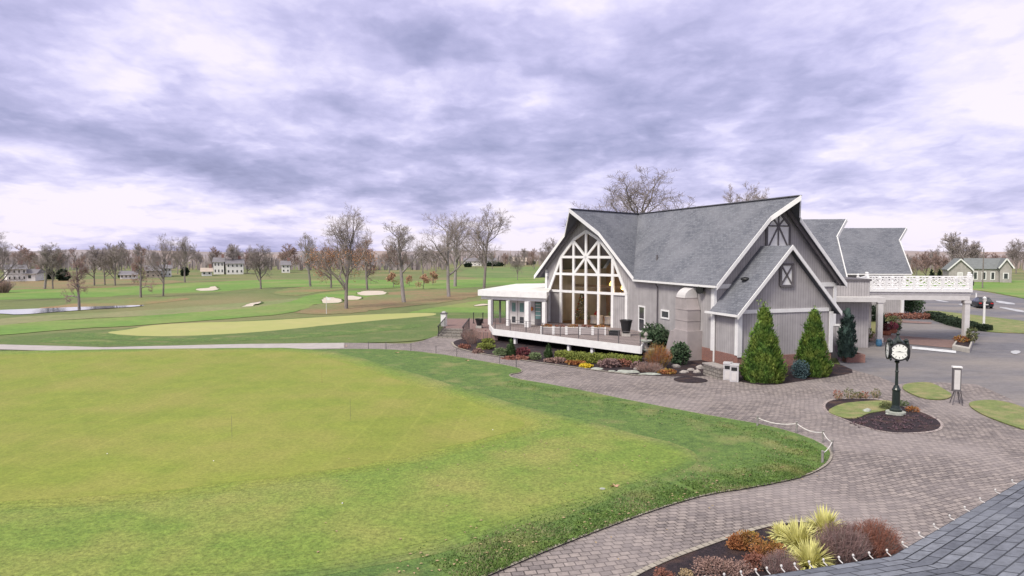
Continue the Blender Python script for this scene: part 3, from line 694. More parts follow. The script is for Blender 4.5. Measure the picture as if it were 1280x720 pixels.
    p = MB(); p.face([FW.w(s, -.05, z) for s, z in [(-2.9, 1), (2.9, 1), (2.9, 4), (4.35, 4), (2.9, 7.1), (1.38, 8.68), (0, 9.42), (-1.38, 8.68), (-2.9, 7.1), (-4.35, 4), (-2.9, 4)]])
    p.build('pane', 'glass', aw, fix=False)
    mb = MB(); mb.box(FW, -4.83, -4.6, .006, .08, .95, 5.95); mb.build('corner_board', 'white', c)
    # interior of the window room
    mb = MB(); mb.prism(FW, [(-4.5, 1), (7.5, 1), (7.5, 4.5), (4.75, 6), (0, 10.7), (-4.5, 6)], -9, -9.1); mb.build('inner_wall', 'brownwall', c)
    mb = MB(); mb.box(FW, -4.5, 7.0, -8.99, -.2, .85, .97); mb.build('inner_floor', 'brownwall', c)
    mb = MB()
    for z in (4.2, 7.0): mb.box(FW, -4.5, 4.5, -4.1, -4.0, z, z + .25)
    mb.build('tie_beam', 'brownwall', c)
    # --- deck
    dl, dr = G(617, 411, 1.12), G(801, 433, 1.12)
    FD = Fr(dl, math.degrees(math.atan2(dr[0] - dl[0], dr[1] - dl[1]))); LD = math.dist(dl, dr)
    loc = FD.loc
    back = [loc(G(612, 405.5, 1.12)), loc((2.9, 64.0)), loc(FW.w(-4.7, .1, 0)), loc((VC[0], VC[1])), loc(FL.w(-8.6, .1, 0))]
    poly = [(0, 0), (LD, 0)] + list(reversed(back))
    W2 = [FD.w(s, t, 0)[:2] for s, t in poly]
    mb = MB(); mb.slab(W2, .98, 1.08)
    dk = mb.build('deck', 'deckwood', c)
    bx = FD.loc(FL.w(-8.6, .1, 0))
    mb = MB(); mb.box(FD, -.05, LD + .05, .003, .1, .62, 1.13)
    mb.bar(FD.w(LD + .05, .05, .875), FD.w(bx[0], bx[1], .875), .1, .5); b0 = back[0]; mb.bar(FD.w(0, .05, .875), FD.w(b0[0], b0[1], .875), .1, .5)
    mb.build('fascia_board', 'white', dk)
    mb = MB(); mb.box(FD, .4, LD - .3, -.5, -.35, .55, .97); mb.build('beam', 'cream', dk)
    for px in (627.5, 679.5, 736): 
        s = FD.loc(G(px, 433 if px < 650 else 445, 0))[0]
        mb = MB(); mb.box(FD, s - .11, s + .11, -.32, -.1, 0, .61 if px > 650 else .61); mb.build('post', 'white', dk)
    mb = MB(); mb.box(FD, .3, LD - .2, -2.4, -2.3, 0, .9); mb.build('under_deck_void', 'dark', dk)  # near-black board painted as the dark void beneath the deck
    rl = MB()
    n = 8
    for k in range(n + 1):
        s = .1 + k * (LD - .2) / n
        rl.box(FD, s - .025, s + .025, -.1, -.05, 1.081, 2.02)
    for z in (2.02, 1.3, 1.48, 1.66, 1.84): rl.tube([FD.w(.1, -.075, z), FD.w(LD - .1, -.075, z)], .016 if z > 2 else .006, 5)
    rl.build('railing', 'trimgrey', dk)
    # --- sun room with flat roof
    c0 = G(613.2, 405.7, 1.08); FP = Fr(c0, 122.4)
    P = [(-3.1, 61.6), (2.95, 57.75), (4.6, 74), (.2, 72.6)]
    mb = MB(); mb.slab(P, 3.62, 4.15); sr = mb.build('flat_roof', 'white', c)
    q = [(P[i][0] * .97 + .25, P[i][1] * .992 + .5) for i in range(4)]
    mb = MB(); mb.slab(q, 4.15, 4.2); mb.build('roof_membrane', 'mutedroof', sr)
    Pc = [(-2.8, 61.9), (2.9, 58.2), (4.3, 73.7), (.4, 72.3)]
    mb = MB(); mb.slab(Pc, 3.3, 3.618); mb.build('roof_beam', 'white', sr)
    for px, w in ((613.2, .16), (635, .12), (659.5, .2), (680.3, .16)):
        # where the sight line meets the colonnade line
        g0, g1 = G(px, 500), G(px, 420)
        pt = isect((0, 0), g0, c0, FP.s); s = FP.loc(pt)[0]
        mb = MB(); mb.box(FP, s - w, s + w, -w, w, 1.085, 3.3); mb.build('column', 'white', sr)
    S = lambda px: FP.loc(isect((0, 0), G(px, 500), FP.w(0, -1.6, 0)[:2], FP.s))[0]
    tb = -1.6
    mb = MB(); mb.box(FP, S(615.5), S(617), tb - .05, tb, 1.1, 3.3); mb.box(FP, S(624), S(626), tb - .05, tb, 1.1, 3.3); mb.box(FP, S(632), S(634.5), tb - .05, tb, 1.1, 3.3)
    mb.box(FP, S(617), S(632), tb - .04, tb - .01, 3.1, 3.25); gw = mb.build('glass_screen', 'trimgrey', c)
    mb = MB(); mb.box(FP, S(617), S(632), tb - .03, tb - .02, 1.1, 3.1); mb.build('pane', 'glass', gw)
    mb = MB(); mb.box(FP, S(636), S(679), tb - .25, tb - .12, 1.1, 3.3); mb.build('wall_panel', 'cream', c)
    for a, b in ((637.5, 646.2), (647.2, 656.5)):
        mb = MB(); s0, s1 = S(a), S(b); mb.box(FP, s0, s1, tb - .115, tb - .05, 1.1, 3.2); d = mb.build('door', 'cream', c)
        mb = MB(); mb.box(FP, s0 + .18, s1 - .18, tb - .05, tb - .035, 2.2, 3.0); mb.build('pane', 'tealglass', d)
        mb = MB(); mb.box(FP, s0 + .18, s1 - .18, tb - .05, tb - .035, 1.2, 1.75); mb.build('lower_pane', 'darkglass', d)
    mb = MB(); s0, s1 = S(667.8), S(676.5); mb.box(FP, s0, s1, tb - .115, tb - .05, 1.1, 3.25); d = mb.build('door', 'trimgrey', c)
    mb = MB(); mb.box(FP, s0 + .1, s1 - .1, tb - .05, tb - .03, 1.65, 3.1)
    mb.build('pane', 'tealglass', d)
    [MB().box(FP, s0 + .1, s1 - .1, tb - .03, tb - .02, z, z + .05).build('door_bar', 'cream', d) for z in (1.95, 2.3, 2.65, 2.9)]
    s = S(664.7); mb = MB(); mb.tube2([FP.w(s, tb + .02, 2.35), FP.w(s, tb + .02, 2.45), FP.w(s, tb + .02, 2.7)], [.05, .13, .09], 10); mb.build('wall_lamp', 'copper', c)
    mb = MB(); mb.box(FW, -4.6, -4.4, .1, .3, 5.3, 5.6); mb.build('floodlight', 'white', c)
    # --- exhaust duct on the long wall, s is measured from the near corner (negative = back)
    d = MB()
    d.box(FL, -3.15, -1.35, .01, 1.2, 0, 2.1)
    dd = d.build('exhaust_duct', 'duct', c)
    d = MB(); d.prism(FL, [(-4.7, 0), (-3.16, 0), (-3.16, 1.9), (-3.9, 1.9)], .01, 1.0); d.build('duct_side_housing', 'duct', dd)
    d = MB(); d.box(FL, -3.15, -1.6, .05, 1.05, 2.103, 3.55); d.build('duct_section', 'duct', dd)
    d = MB(); d.prism(FL, [(-3.15, 3.56), (-1.6, 3.56), (-1.95, 4.35), (-3.15, 4.35)], .05, 1.05); d.build('duct_section', 'duct', dd)
    # elbow bending into the wall
    d = MB(); N = 6
    ring = []
    for k in range(N + 1):
        a = pi / 2 * k / N; t0 = .05; r_in, r_out = 0.02, .98
        ring.append(((r_in * cos(a) + t0, r_in * sin(a) + 4.37), (r_out * cos(a) + t0, r_out * sin(a) * .72 + 4.37)))
    for k in range(N):
        (a, b), (c1, d1) = ring[k], ring[k + 1]
        s0, s1 = -3.1, -2.0
        d.face([FL.w(s0, *b), FL.w(s1, *b), FL.w(s1, *d1), FL.w(s0, *d1)])
        for s in (s0, s1): d.face([FL.w(s, *a), FL.w(s, *b), FL.w(s, *d1), FL.w(s, *c1)])
    d.build('duct_elbow', 'cream', dd)
    d = MB()
    for z in (2.1, 2.78, 3.55, 4.35): d.box(FL, -3.18, -1.57 if z < 4 else -1.92, .02, 1.08, z - .02, z + .025)
    d.build('duct_flange', 'duct', dd)
    d = MB(); d.tube([FL.w(-1.5, .05, 5.0), FL.w(-1.1, .45, 4.95)], .26, 12); d.build('vent_hood', 'black', c)
    # --- rear wings seen over the roof
    for (org, W, ln, ridge, bnd, tp, nm) in (((32.7, 71.1), 4.7, 14, 11.0, 1.5, 2.0, 'rear_wing'), ((46.2, 83.65), 5.2, 20, 10.55, 1.5, 2.0, 'far_wing')):
        fr = Fr(org, 8)          # s runs away from the viewer, outward t = az 98
        k = (ridge - 5.1) / W; zf = lambda s: ridge - k * abs(s)
        mb = MB(); mb.roof(fr, [(0, tp), (-bnd, .6), (-W, .6), (-W, -ln), (0, -ln)], zf, .2, 1.5); mb.roof(fr, [(0, tp), (bnd, .6), (W, .6), (W, -ln), (0, -ln)], zf, .2, 1.5)
        r = mb.build(nm + '_roof', 'shingle', c)
        for sg in (-1, 1):
            mb = MB(); Pq = [(0, tp), (sg * bnd, .6), (sg * W, .6)]
            for (a, b) in zip(Pq, Pq[1:]): mb.bar(fr.w(a[0], a[1] + .06, zf(a[0]) - .1), fr.w(b[0], b[1] + .06, zf(b[0]) - .1), .09, .32)
            mb.build('rake_trim', 'white', r)
        mb = MB(); mb.prism(fr, [(-W + .4, 0), (W - .4, 0), (W - .4, zf(W - .4) - .22), (0, ridge - .22), (-W + .4, zf(W - .4) - .22)], 0, -.2)
        mb.box(fr, -W + .4, -W + .6, -.21, -ln, 0, 5.1)
        mb.build(nm + '_wall', 'siding', c)
        mb = MB(); mb.bar(fr.w(-W - .06, .6, 5.0), fr.w(-W - .06, -ln, 5.0), .12, .15); mb.build('gutter', 'white', r)
        mb = MB(); mb.box(fr, -W + .36, -W + .62, .006, .07, .1, 5.0); mb.bar(fr.w(-W + .36, -.15, .1), fr.w(-W + .36, -.15, 4.9), .25); mb.build('corner_board', 'white', c)
    fr = Fr((32.7, 71.1), 8)
    mb = MB(); mb.tube([fr.w(1.8, .75, 8.3), fr.w(1.9, .8, 7.7)], [.28, .34], 8); mb.build('floodlight', 'white', c)
    # flat roofed link towards the entrance
    FK = Fr(G(1045, 372, 4.0), 95)
    mb = MB(); a = FK.o
    mb.box(FK, -6, 2.6, -6, -.2, 0, 5.3); mb.build('link_wall', 'siding', c)
    mb = MB(); mb.box(FK, -6.1, 2.7, -6.1, -.1, 5.3, 5.45); mb.build('link_coping', 'trimgrey', c)
    mb = MB(); mb.box(FK, -4, 3.2, -.19, 1.2, 3.75, 4.1); mb.build('entrance_canopy', 'cream', c)
    return c
clubhouse()
FL = Fr(FM.w(-5, 0, 0)[:2], 162)

# ---------------------------------------------------------------- entrance canopy (porte cochere)
def porte():
    a, b = G(1072, 361.7, 4.5), G(1213.5, 362.4, 4.5)
    t = empty('porte_cochere', (*a, 0), 'white-balustraded flat porte-cochere roof on square posts over the drive', 'canopy')
    fr = Fr(a, math.degrees(math.atan2(b[0] - a[0], b[1] - a[1]))); L = math.dist(a, b)
    far = 33; k = (sin(R(far)), cos(R(far))); D = 6.2
    def w(s, e, z):       # s along the front edge, e metres back along the slanted side
        p = fr.w(s, 0, z); return (p[0] + k[0] * e, p[1] + k[1] * e, z)
    def quad(s0, s1, e0, e1, z0, z1, mb=None):
        mb = mb or MB(); mb.slab([w(s0, e0, 0)[:2], w(s1, e0, 0)[:2], w(s1, e1, 0)[:2], w(s0, e1, 0)[:2]], z0, z1); return mb
    quad(-.15, L + .15, -.15, D + .15, 4.32, 4.52).build('cornice', 'white', t)
    quad(0, L, 0, D, 4.1, 4.317).build('roof_slab', 'cream', t)
    m = quad(.05, L - .05, .05, .4, 3.65, 4.097); quad(.05, L - .05, D - .4, D - .05, 3.65, 4.097, m); quad(.05, .4, .41, D - .41, 3.65, 4.097, m); quad(L - .4, L - .05, .41, D - .41, 3.65, 4.097, m)
    m.build('beam', 'cream', t)
    FRb = w(L - .25, .25, 0); 
    cols = [(L - .3, .3, .2), (L - .3, D - .3, .16), (1.75, .3, .2), (.35, D - .3, .16), (.3, .3, .17)]
    for s, e, r in cols:
        p = w(s, e, 0); mb = MB(); f2 = Fr(p[:2], fr.a * 180 / pi)
        mb.box(f2, -r, r, -r, r, 0, 3.648); mb.box(f2, -r - .06, r + .06, -r - .06, r + .06, 3.4, 3.6); mb.box(f2, -r - .05, r + .05, -r - .05, r + .05, 0, .5)
        mb.build('column', 'cream', t)
    def balus(p0, p1, n):
        P0, P1 = Vector(p0), Vector(p1); mb = MB()
        for i in range(n + 1):
            q = P0.lerp(P1, i / n); q0 = q + Vector((0, 0, .0)); f2 = Fr((q.x, q.y), 0)
            big = .09 if i in (0, n) else .06
            mb.box(f2, -big, big, -big, big, 4.521, 5.52 if big > .08 else 5.45)
            if big > .08: mb.lathe((q.x, q.y), [(.12, 5.52), (.12, 5.56), (.05, 5.6), (.10, 5.68), (.08, 5.74), (.01, 5.8)], 8)
        mb.bar(P0 + Vector((0, 0, 5.4)), P1 + Vector((0, 0, 5.4)), .1, .09); mb.bar(P0 + Vector((0, 0, 4.68)), P1 + Vector((0, 0, 4.68)), .1, .09)
        pn = mb.build('balustrade', 'white', t)
        mb = MB()
        for i in range(n):
            a = P0.lerp(P1, i / n); b = P0.lerp(P1, (i + 1) / n); m = a.lerp(b, .5)
            z0, z1, zm = 4.72, 5.36, 5.04
            V = lambda p, z: (p.x, p.y, z)
            mb.bar(V(a, z0), V(b, z1), .045, .07); mb.bar(V(a, z1), V(b, z0), .047, .07)
            mb.bar(V(a, zm), V(m, z1), .043, .055); mb.bar(V(m, z1), V(b, zm), .043, .055); mb.bar(V(b, zm), V(m, z0), .043, .055); mb.bar(V(m, z0), V(a, zm), .043, .055)
        mb.build('lattice_panel', 'white', pn)
    z = lambda s, e: (w(s, e, 0)[0], w(s, e, 0)[1], 0)
    balus(z(0, 0), z(L, 0), 8); balus(z(L, .12), z(L, D), 5); balus(z(L - .12, D), z(.12, D), 8); balus(z(0, D), z(0, .12), 4)
    mb = MB(); p = w(L + .1, D * .3, 0); mb.lathe(p[:2], [(.02, 4.75), (.14, 4.78), (.17, 5.1), (.05, 5.2)], 8); mb.build('lantern', 'black', t)
    return w, L, D
PW, PL, PD = porte()

# ================================================================ things round the clubhouse
def planters():
    a, b = G(675.5, 417.8, 1.08), G(757.3, 419.0, 1.08); n = 5
    az = math.degrees(math.atan2(b[0] - a[0], b[1] - a[1])); L = math.dist(a, b) / n
    fr0 = Fr(a, az)
    lab = ['leftmost', 'second from the left', 'middle', 'second from the right', 'rightmost']
    for i in range(n):
        o = fr0.w(i * L, 0, 1.082); fr = Fr(o[:2], az)
        t = empty('planter_box', o, f'grey panelled planter box before the arched window, {lab[i]} of five', 'planter', 'planter boxes on the deck')
        mb = MB(); mb.box(fr, .06, L - .06, -.45, 0, 1.12, 1.62); mb.build('box_panel', 'cream' if 0 else 'duct', t)
        for s in (.0, L - .1):
            mb = MB(); mb.box(fr, s, s + .095, -.1, .03, 1.085, 1.72); mb.build('corner_post', 'white', t)
        mb = MB(); mb.box(fr, .0, L - .01, -.47, .02, 1.621, 1.66); mb.build('rim', 'white', t)
        mb = leafcloud([(fr.w(L / 2, -.22, 1.72), (L * .45, .2, .14))], 160, .09, 40 + i, fr=fr); mb.build('plants', 'redbrown' if i % 2 else 'orangeshrub', t)

# ---------------------------------------------------------------- foliage helpers
def leafcloud(blobs, n, size, seed, up=.0, fr=None, core=None, shell=.55, aspect=1.6):
    """many small leaf faces spread through ellipsoids (centre, radii)"""
    rng = random.Random(seed); mb = MB(); tot = sum(b[1][0] * b[1][1] for b in blobs)
    for c, r in blobs:
        k = max(6, int(n * r[0] * r[1] / tot))
        ca, sa = (fr.s if fr else (1, 0))
        for _ in range(k):
            while True:
                d = Vector((rng.gauss(0, 1), rng.gauss(0, 1), rng.gauss(0, 1)))
                if d.length > .01: break
            d.normalize(); rad = shell + (1.04 - shell) * rng.random() ** .6
            rad *= 1 + .28 * mnoise.noise(d * 2.3 + Vector((seed, seed * .7, 0)))
            lx, ly = d.x * r[0] * rad, d.y * r[1] * rad
            p = Vector((c[0] + lx * ca - ly * sa, c[1] + lx * sa + ly * ca, c[2] + d.z * r[2] * rad))
            if p.z < .02: p.z = .02 + rng.random() * .05
            a = (d + Vector((rng.uniform(-1, 1), rng.uniform(-1, 1), rng.uniform(-1, 1) + up)) * .9).normalized()
            b = a.cross(Vector((rng.uniform(-1, 1), rng.uniform(-1, 1), rng.uniform(-1, 1)))).normalized()
            s = size * rng.uniform(.6, 1.3)
            mb.face([p - b * s / 2, p + a * s * aspect / 2, p + b * s / 2, p - a * s * aspect * .4])
    return mb

def bush(name, px, py, w, h, m, label, cat='shrub', n=700, leaf=.10, group=None, seed=None, blobs=3, twig=None, z0=0, depth=None):
    """a leafy shrub standing where the survey puts it; w, h in metres"""
    seed = seed if seed is not None else int(px * 7 + py * 3)
    rng = random.Random(seed); g = G(px, py, z0); loc = (g[0], g[1], z0); dp = depth or w * .8
    t = empty(name, loc, label, cat, group)
    bl = [((loc[0], loc[1] + dp * .3, z0 + h * .45), (w * .42, dp * .42, h * .5))]
    for i in range(blobs):
        a = rng.uniform(0, 2 * pi); k = rng.uniform(.15, .3)
        bl.append(((loc[0] + cos(a) * w * k, loc[1] + dp * .3 + sin(a) * dp * k, z0 + h * rng.uniform(.3, .68)), (w * rng.uniform(.2, .3), dp * rng.uniform(.2, .3), h * rng.uniform(.22, .34))))
    leafcloud(bl, n, leaf, seed, shell=.5).build('foliage', m, t, fix=False)
    st = MB()
    for i in range(14 if not twig else twig):
        a = rng.uniform(0, 2 * pi); e = rng.uniform(.2, .48); k = rng.uniform(.55, 1.12 if twig else .8)
        p0 = Vector((loc[0] + cos(a) * .05 * w, loc[1] + dp * .3 + sin(a) * .05 * w, z0)); p2 = Vector((loc[0] + cos(a) * w * e, loc[1] + dp * .3 + sin(a) * dp * e, z0 + h * k * (1.05 - e * .7)))
        p1 = p0.lerp(p2, .5) + Vector((0, 0, h * .1)); st.tube([p0, p1, p2], [.02, .013, .004], 4, cap=False)
    st.build('stems', 'bark', t, fix=False)
    return t

def twigbush(name, px, py, w, h, m, label, n=260, group=None, seed=1, z0=0, r=.012, cat='shrub'):
    """bare twiggy shrub: fans of fine stems"""
    rng = random.Random(seed); g = G(px, py, z0); loc = (g[0], g[1], z0)
    t = empty(name, loc, label, cat, group); mb = MB(); fine = MB()
    for i in range(n):
        a = rng.uniform(0, 2 * pi); e = math.sqrt(rng.random()) * .5
        b0 = Vector((loc[0] + cos(a) * w * e * .45, loc[1] + sin(a) * w * e * .4, z0))
        tip = Vector((loc[0] + cos(a + rng.uniform(-.3, .3)) * w * e, loc[1] + sin(a) * w * e * .85, z0 + h * rng.uniform(.6, 1.05) * math.sqrt(max(.15, 1 - (e * 1.7) ** 2))))
        mid = b0.lerp(tip, .5) + Vector((rng.uniform(-.04, .04), rng.uniform(-.04, .04), .05 * h))
        (mb if i % 3 == 0 else fine).tube([b0, mid, tip], [r * 1.3, r, r * .4], 3, cap=False)
        for k in range(3):
            s = mid.lerp(tip, rng.random()); q = s + Vector((rng.uniform(-1, 1), rng.uniform(-1, 1), rng.uniform(.1, 1))) * h * .17
            fine.tube([s, q], [r * .6, r * .3], 3, cap=False)
    mb.build('stems', 'bark', t, fix=False); fine.build('twigs', m, t, fix=False)
    return t

def arborvitae(name, px, py, w, h, m, label, cat='evergreen', n=9000, seed=1, group=None, z0=0, size=.15, p=1.15):
    rng = random.Random(seed); g = G(px, py, z0); loc = (g[0], g[1] + w * .4, z0)
    t = empty(name, loc, label, cat, group)
    tr = MB(); tr.tube([loc, (loc[0], loc[1], z0 + h * .9)], [.11 * w * .5, .015], 7); tr.build('trunk', 'bark', t)
    mb = MB(); N = 16
    prof = lambda q: (w / 2) * ((1 - q) ** (1 / p)) * (.72 + .28 * min(1, q * 7))
    # dense dark inner mass of older foliage, uneven
    core = MB(); rings = []
    K = 14
    for k in range(K + 1):
        q = k / K * .93
        ring = []
        for j in range(N):
            a = 2 * pi * j / N; r = prof(q) * .62 * (1 + .22 * mnoise.noise(Vector((cos(a) * 2, sin(a) * 2, q * 7 + seed))))
            ring.append((loc[0] + r * cos(a), loc[1] + r * sin(a), z0 + .08 + q * h * .97))
        rings.append(ring)
    for a, b in zip(rings, rings[1:]):
        for j in range(N): core.face([a[j], a[(j + 1) % N], b[(j + 1) % N], b[j]])
    core.build('inner_foliage', m, t, fix=False)
    NC = max(60, n // 48); per = n // NC
    for ci in range(NC):
        q0 = rng.random(); q0 = 1 - math.sqrt(1 - q0 * .985); a0 = rng.uniform(0, 2 * pi)
        reach = rng.uniform(.74, 1.12) + (.12 * rng.random() if rng.random() < .25 else 0)
        cr = w * rng.uniform(.07, .14); ch = cr * rng.uniform(1.3, 2.2)
        for i in range(per):
            da, dz, dr = rng.gauss(0, 1), rng.gauss(0, 1), rng.gauss(0, 1)
            q = min(1.0, max(0, q0 + dz * ch * .5 / h)); rr = prof(q) * reach + .02
            a = a0 + da * cr * .55 / max(.12, rr); r = rr - .18 * cr * (da * da + dz * dz) + dr * cr * .22
            b = Vector((loc[0] + r * cos(a), loc[1] + r * sin(a), z0 + .05 + q * h + .03 * dr))
            out = Vector((cos(a), sin(a), rng.uniform(.4, 2.2))).normalized()
            side = Vector((-sin(a), cos(a), rng.uniform(-.7, .7))).normalized()
            side = (side + Vector((cos(a), sin(a), 0)) * rng.uniform(-.8, .8)).normalized()
            s = size * rng.uniform(.4, 1.05) * (.6 if q > .9 else 1)
            mb.face([b - out * s * .5, b + side * s * .36, b + out * s * .95, b - side * s * .36])
    mb.build('foliage', m, t, fix=False)
    return t

planters()

def tub(px, py, w, h, label, z0):
    g = G(px, py, z0); loc = (g[0], g[1], z0); t = empty('patio_heater_pot' if 0 else 'black_pot', loc, label, 'pot')
    mb = MB(); r = w / 2
    st = MB(); fr = Fr(loc[:2], 100)
    st.box(fr, -r * .7, r * .7, -r * .7, r * .7, z0 + .002, z0 + .22); st.build('stand', 'concrete', t)
    mb.lathe(loc[:2], [(r * .55, z0 + .221), (r * .7, z0 + .45), (r * .9, z0 + h * .8), (r * 1.02, z0 + h * .93), (r * 1.05, z0 + h), (r * .93, z0 + h), (r * .8, z0 + h * .85)], 18)
    mb.build('bowl', 'black', t, smooth=False)
    return t
tub(782.5, 420, .95, 1.25, 'big black tapering pot on a pale stand at the right end of the deck', 1.08)
def deck_chest():
    g = G(768, 419, 1.08); fr = Fr(g, 115); t = empty('storage_chest', (*g, 1.082), 'low dark storage chest on the deck just left of the big black pot', 'chest')
    MB().box(fr, -.38, .38, -.25, .25, 1.085, 1.42).build('body', 'black', t); MB().box(fr, -.4, .4, -.27, .27, 1.423, 1.47).build('lid', 'darkgreen', t)
deck_chest()

# ---------------------------------------------------------------- raised patio and stone steps
def patio():
    z = .70
    a, b = G(544, 423.3), G(581, 424.5)
    az = math.degrees(math.atan2(b[0] - a[0], b[1] - a[1])); L = math.dist(a, b); fr = Fr(a, az)
    e0, e1 = fr.w(0, -2.0, 0)[:2], fr.w(L, -2.0, 0)[:2]
    pts = [e0, e1, G(600, 415, z), (-1.2, 57.5), (-.9, 60.5), (3.4, 66), (1, 72), (-3.0, 70), G(556, 398, z)]
    mb = MB(); mb.slab(pts, 0, z - .003); o = mb.build('patio', 'brickroad'); tag(o, kind='structure')
    t = empty('stone_steps', (*a, 0), 'tan stone block steps climbing from the path to the raised patio', 'steps')
    for i in range(4):
        mb = MB(); mb.box(fr, 0, L, -2.05, -i * .5, i * .175 + .001, (i + 1) * .175); mb.build('step', 'stone', t)
    for k, (s, lab) in enumerate(((.25, 'black metal handrail on the left side of the stone steps'), (L - .2, 'black metal handrail on the right side of the stone steps'))):
        hb = fr.w(s, -.15, .176); h = empty('handrail', hb, lab, 'handrail', 'handrails of the stone steps')
        for tt, zz in ((-.15, .176), (-1.9, .701)):
            MB().bar(fr.w(s, tt, zz), fr.w(s, tt, zz + .95), .06).build('post', 'black', h)
        mb = MB(); mb.bar(fr.w(s, .05, 1.07), fr.w(s, -2.0, 1.68), .06); mb.bar(fr.w(s, -.15, .33), fr.w(s, -1.9, .85), .035)
        for q in range(1, 11):
            tt = -.15 - 1.75 * q / 11; zz = 1.12 + .52 * q / 11
            mb.bar(fr.w(s, tt, zz - .78), fr.w(s, tt, zz), .028)
        mb.build('rail', 'black', h)
    g = G(554, 408, z); fp = Fr(g, 100); t = empty('lantern_pillar', (*g, z), 'white square pillar with a dark cap at the top left of the stone steps', 'pillar')
    MB().box(fp, -.24, .24, -.5, -.02, z + .001, z + 1.15).build('shaft', 'white', t); MB().box(fp, -.3, .3, -.56, .04, z + 1.152, z + 1.24).build('cap', 'trimgrey', t)
    mb = MB(); mb.box(fp, -.15, .15, -.41, -.11, z + 1.242, z + 1.36); mb.build('lamp', 'cream', t)
    tub(599, 410, .75, .85, 'black pot on a pale stand on the brick patio beside the porch', z)
    # two slim dark posts on the patio edge
    for px, lab in ((592, 'slim dark post left of the patio pot'), (603.6, 'slim dark post right of the patio pot')):
        g = G(px, 404, z); mb = MB(); mb.lathe(g, [(.12, z), (.12, z + .04), (.04, z + .06), (.04, z + .95), (.07, z + 1.0), (.02, z + 1.06)], 8)
        single('patio_post', mb, 'black', (*g, z), lab, 'post', 'posts on the patio')
patio()

# ---------------------------------------------------------------- planting under the deck
m = lambda px, py: math.hypot(*G(px, py)) / FPX       # metres per photo pixel there
def B(px, py, wp, hp, mt, lab, **k):
    s = m(px, py); kind = k.pop('kind', 'shrub'); return bush(kind, px, py, wp * s * 1.08, hp * s * 1.02, mt, lab, **k)
twigbush('shrub', 590, 430, 1.7, 1.5, 'pinkshrub', 'tall dry pinkish twig shrub at the left end of the deck bed', seed=3, n=110)
twigbush('shrub', 582, 426, .9, 1.1, 'purpletwig', 'small dark twig shrub beside the foot of the steps', seed=8, n=120)
B(606, 424, 13, 11, 'redshrub', 'dark red shrub behind the yellow shrubs at the deck corner', n=500)
B(611, 431, 17, 8, 'yellowgreen', 'upper bright yellow-green shrub in front of the leftmost deck post', n=600)
B(607, 438, 27, 9, 'yellowgreen', 'low wide yellow-green shrub at the left of the deck bed', n=800)
B(580, 437, 17, 7, 'redbrown', 'low red-brown shrub at the far left tip of the bed', n=500)
B(597, 443, 15, 7, 'pinkshrub', 'rounded dusty pink shrub between the tip and the pale green ball', n=500)
B(625.6, 446, 19, 11, 'globe', 'clipped pale green ball shrub, left one of the two', n=1100, leaf=.07, blobs=0, group='clipped ball shrubs')
arborvitae('cone_shrub', 639, 446, .95, 1.25, 'cone', 'small dark green cone shrub beside the left clipped ball', 'shrub', 1500, 4, 'cone shrubs', size=.1)
B(654, 446, 20, 12, 'redshrub', 'deep red spreading shrub under the deck', n=700)
B(646, 451, 34, 5, 'redbrown', 'long low red-brown ground shrub at the bed edge', n=700)
B(669, 451, 17, 10, 'globe', 'clipped pale green ball shrub, right one beside the middle deck post', n=1100, leaf=.07, blobs=0, group='clipped ball shrubs')
arborvitae('cone_shrub', 686, 449, .75, 1.1, 'cone', 'small dark green cone shrub right of the middle deck post', 'shrub', 1300, 5, 'cone shrubs', size=.1)
B(697, 455, 28, 7, 'pinkshrub', 'low pinkish heather shrub in front of the hedge', n=800)
B(722, 458, 26, 7, 'orangeshrub', 'low rusty orange shrub left of the yellow flowers', n=700)
B(733, 461, 18, 5.5, 'yellow', 'bright yellow flowering clump at the edge of the bed', n=700, cat='flowers', kind='flower_clump')
B(762, 461, 30, 12, 'purpletwig', 'broad purple-brown shrub right of the yellow flowers', n=1000)
B(782, 460, 20, 11, 'redbrown', 'brown shrub before the right end of the hedge', n=600)
def hedge(p0, p1, w, h, mt, lab, seed, n=2600, leaf=.09):
    a, b = G(*p0), G(*p1); az = math.degrees(math.atan2(b[0] - a[0], b[1] - a[1])); fr = Fr(a, az); L = math.dist(a, b)
    t = empty('hedge', (*a, 0), lab, 'hedge'); rng = random.Random(seed)
    MB().box(fr, .05, L - .05, -w + .08, -.08, 0, h * .86).build('inner_foliage', mt, t)
    mb = MB()
    for i in range(n):
        s = rng.uniform(0, L); k = rng.random(); jit = rng.gauss(0, .035)
        hh = h * (1 + .12 * mnoise.noise(Vector((s * 1.1, seed, 0))))
        if k < .55: p = Vector(fr.w(s, rng.uniform(-w, 0), hh + jit))
        elif k < .92: p = Vector(fr.w(s, jit, rng.uniform(0.02, hh)))
        else: p = Vector(fr.w(rng.choice((0, L)), rng.uniform(-w, 0), rng.uniform(.02, hh)))
        a_ = Vector((rng.uniform(-1, 1), rng.uniform(-1, 1), rng.uniform(-1, 1))).normalized(); b_ = a_.cross(Vector((rng.uniform(-1, 1), rng.uniform(-1, 1), .4))).normalized()
        mb.face([p - a_ * leaf / 2, p + b_ * leaf * .6, p + a_ * leaf / 2, p - b_ * leaf * .6])
    mb.build('foliage', mt, t, fix=False)
hedge((693, 452), (797, 460), 1.0, .62, 'yellowgreen', 'clipped yellow-green hedge running along the foot of the deck', 5, 5000)
B(824, 441, 42, 34, 'greenshrub', 'big glossy green shrub against the long grey wall', n=3200, leaf=.13, blobs=7)
B(851, 458, 26, 31, 'greenshrub', 'leaning green shrub just left of the exhaust duct', n=1800, leaf=.12, blobs=5)
twigbush('shrub', 822, 461, 1.9, 1.65, 'orangeshrub', 'reddish yellow twiggy shrub between the stone lantern and the duct', seed=12, n=360)
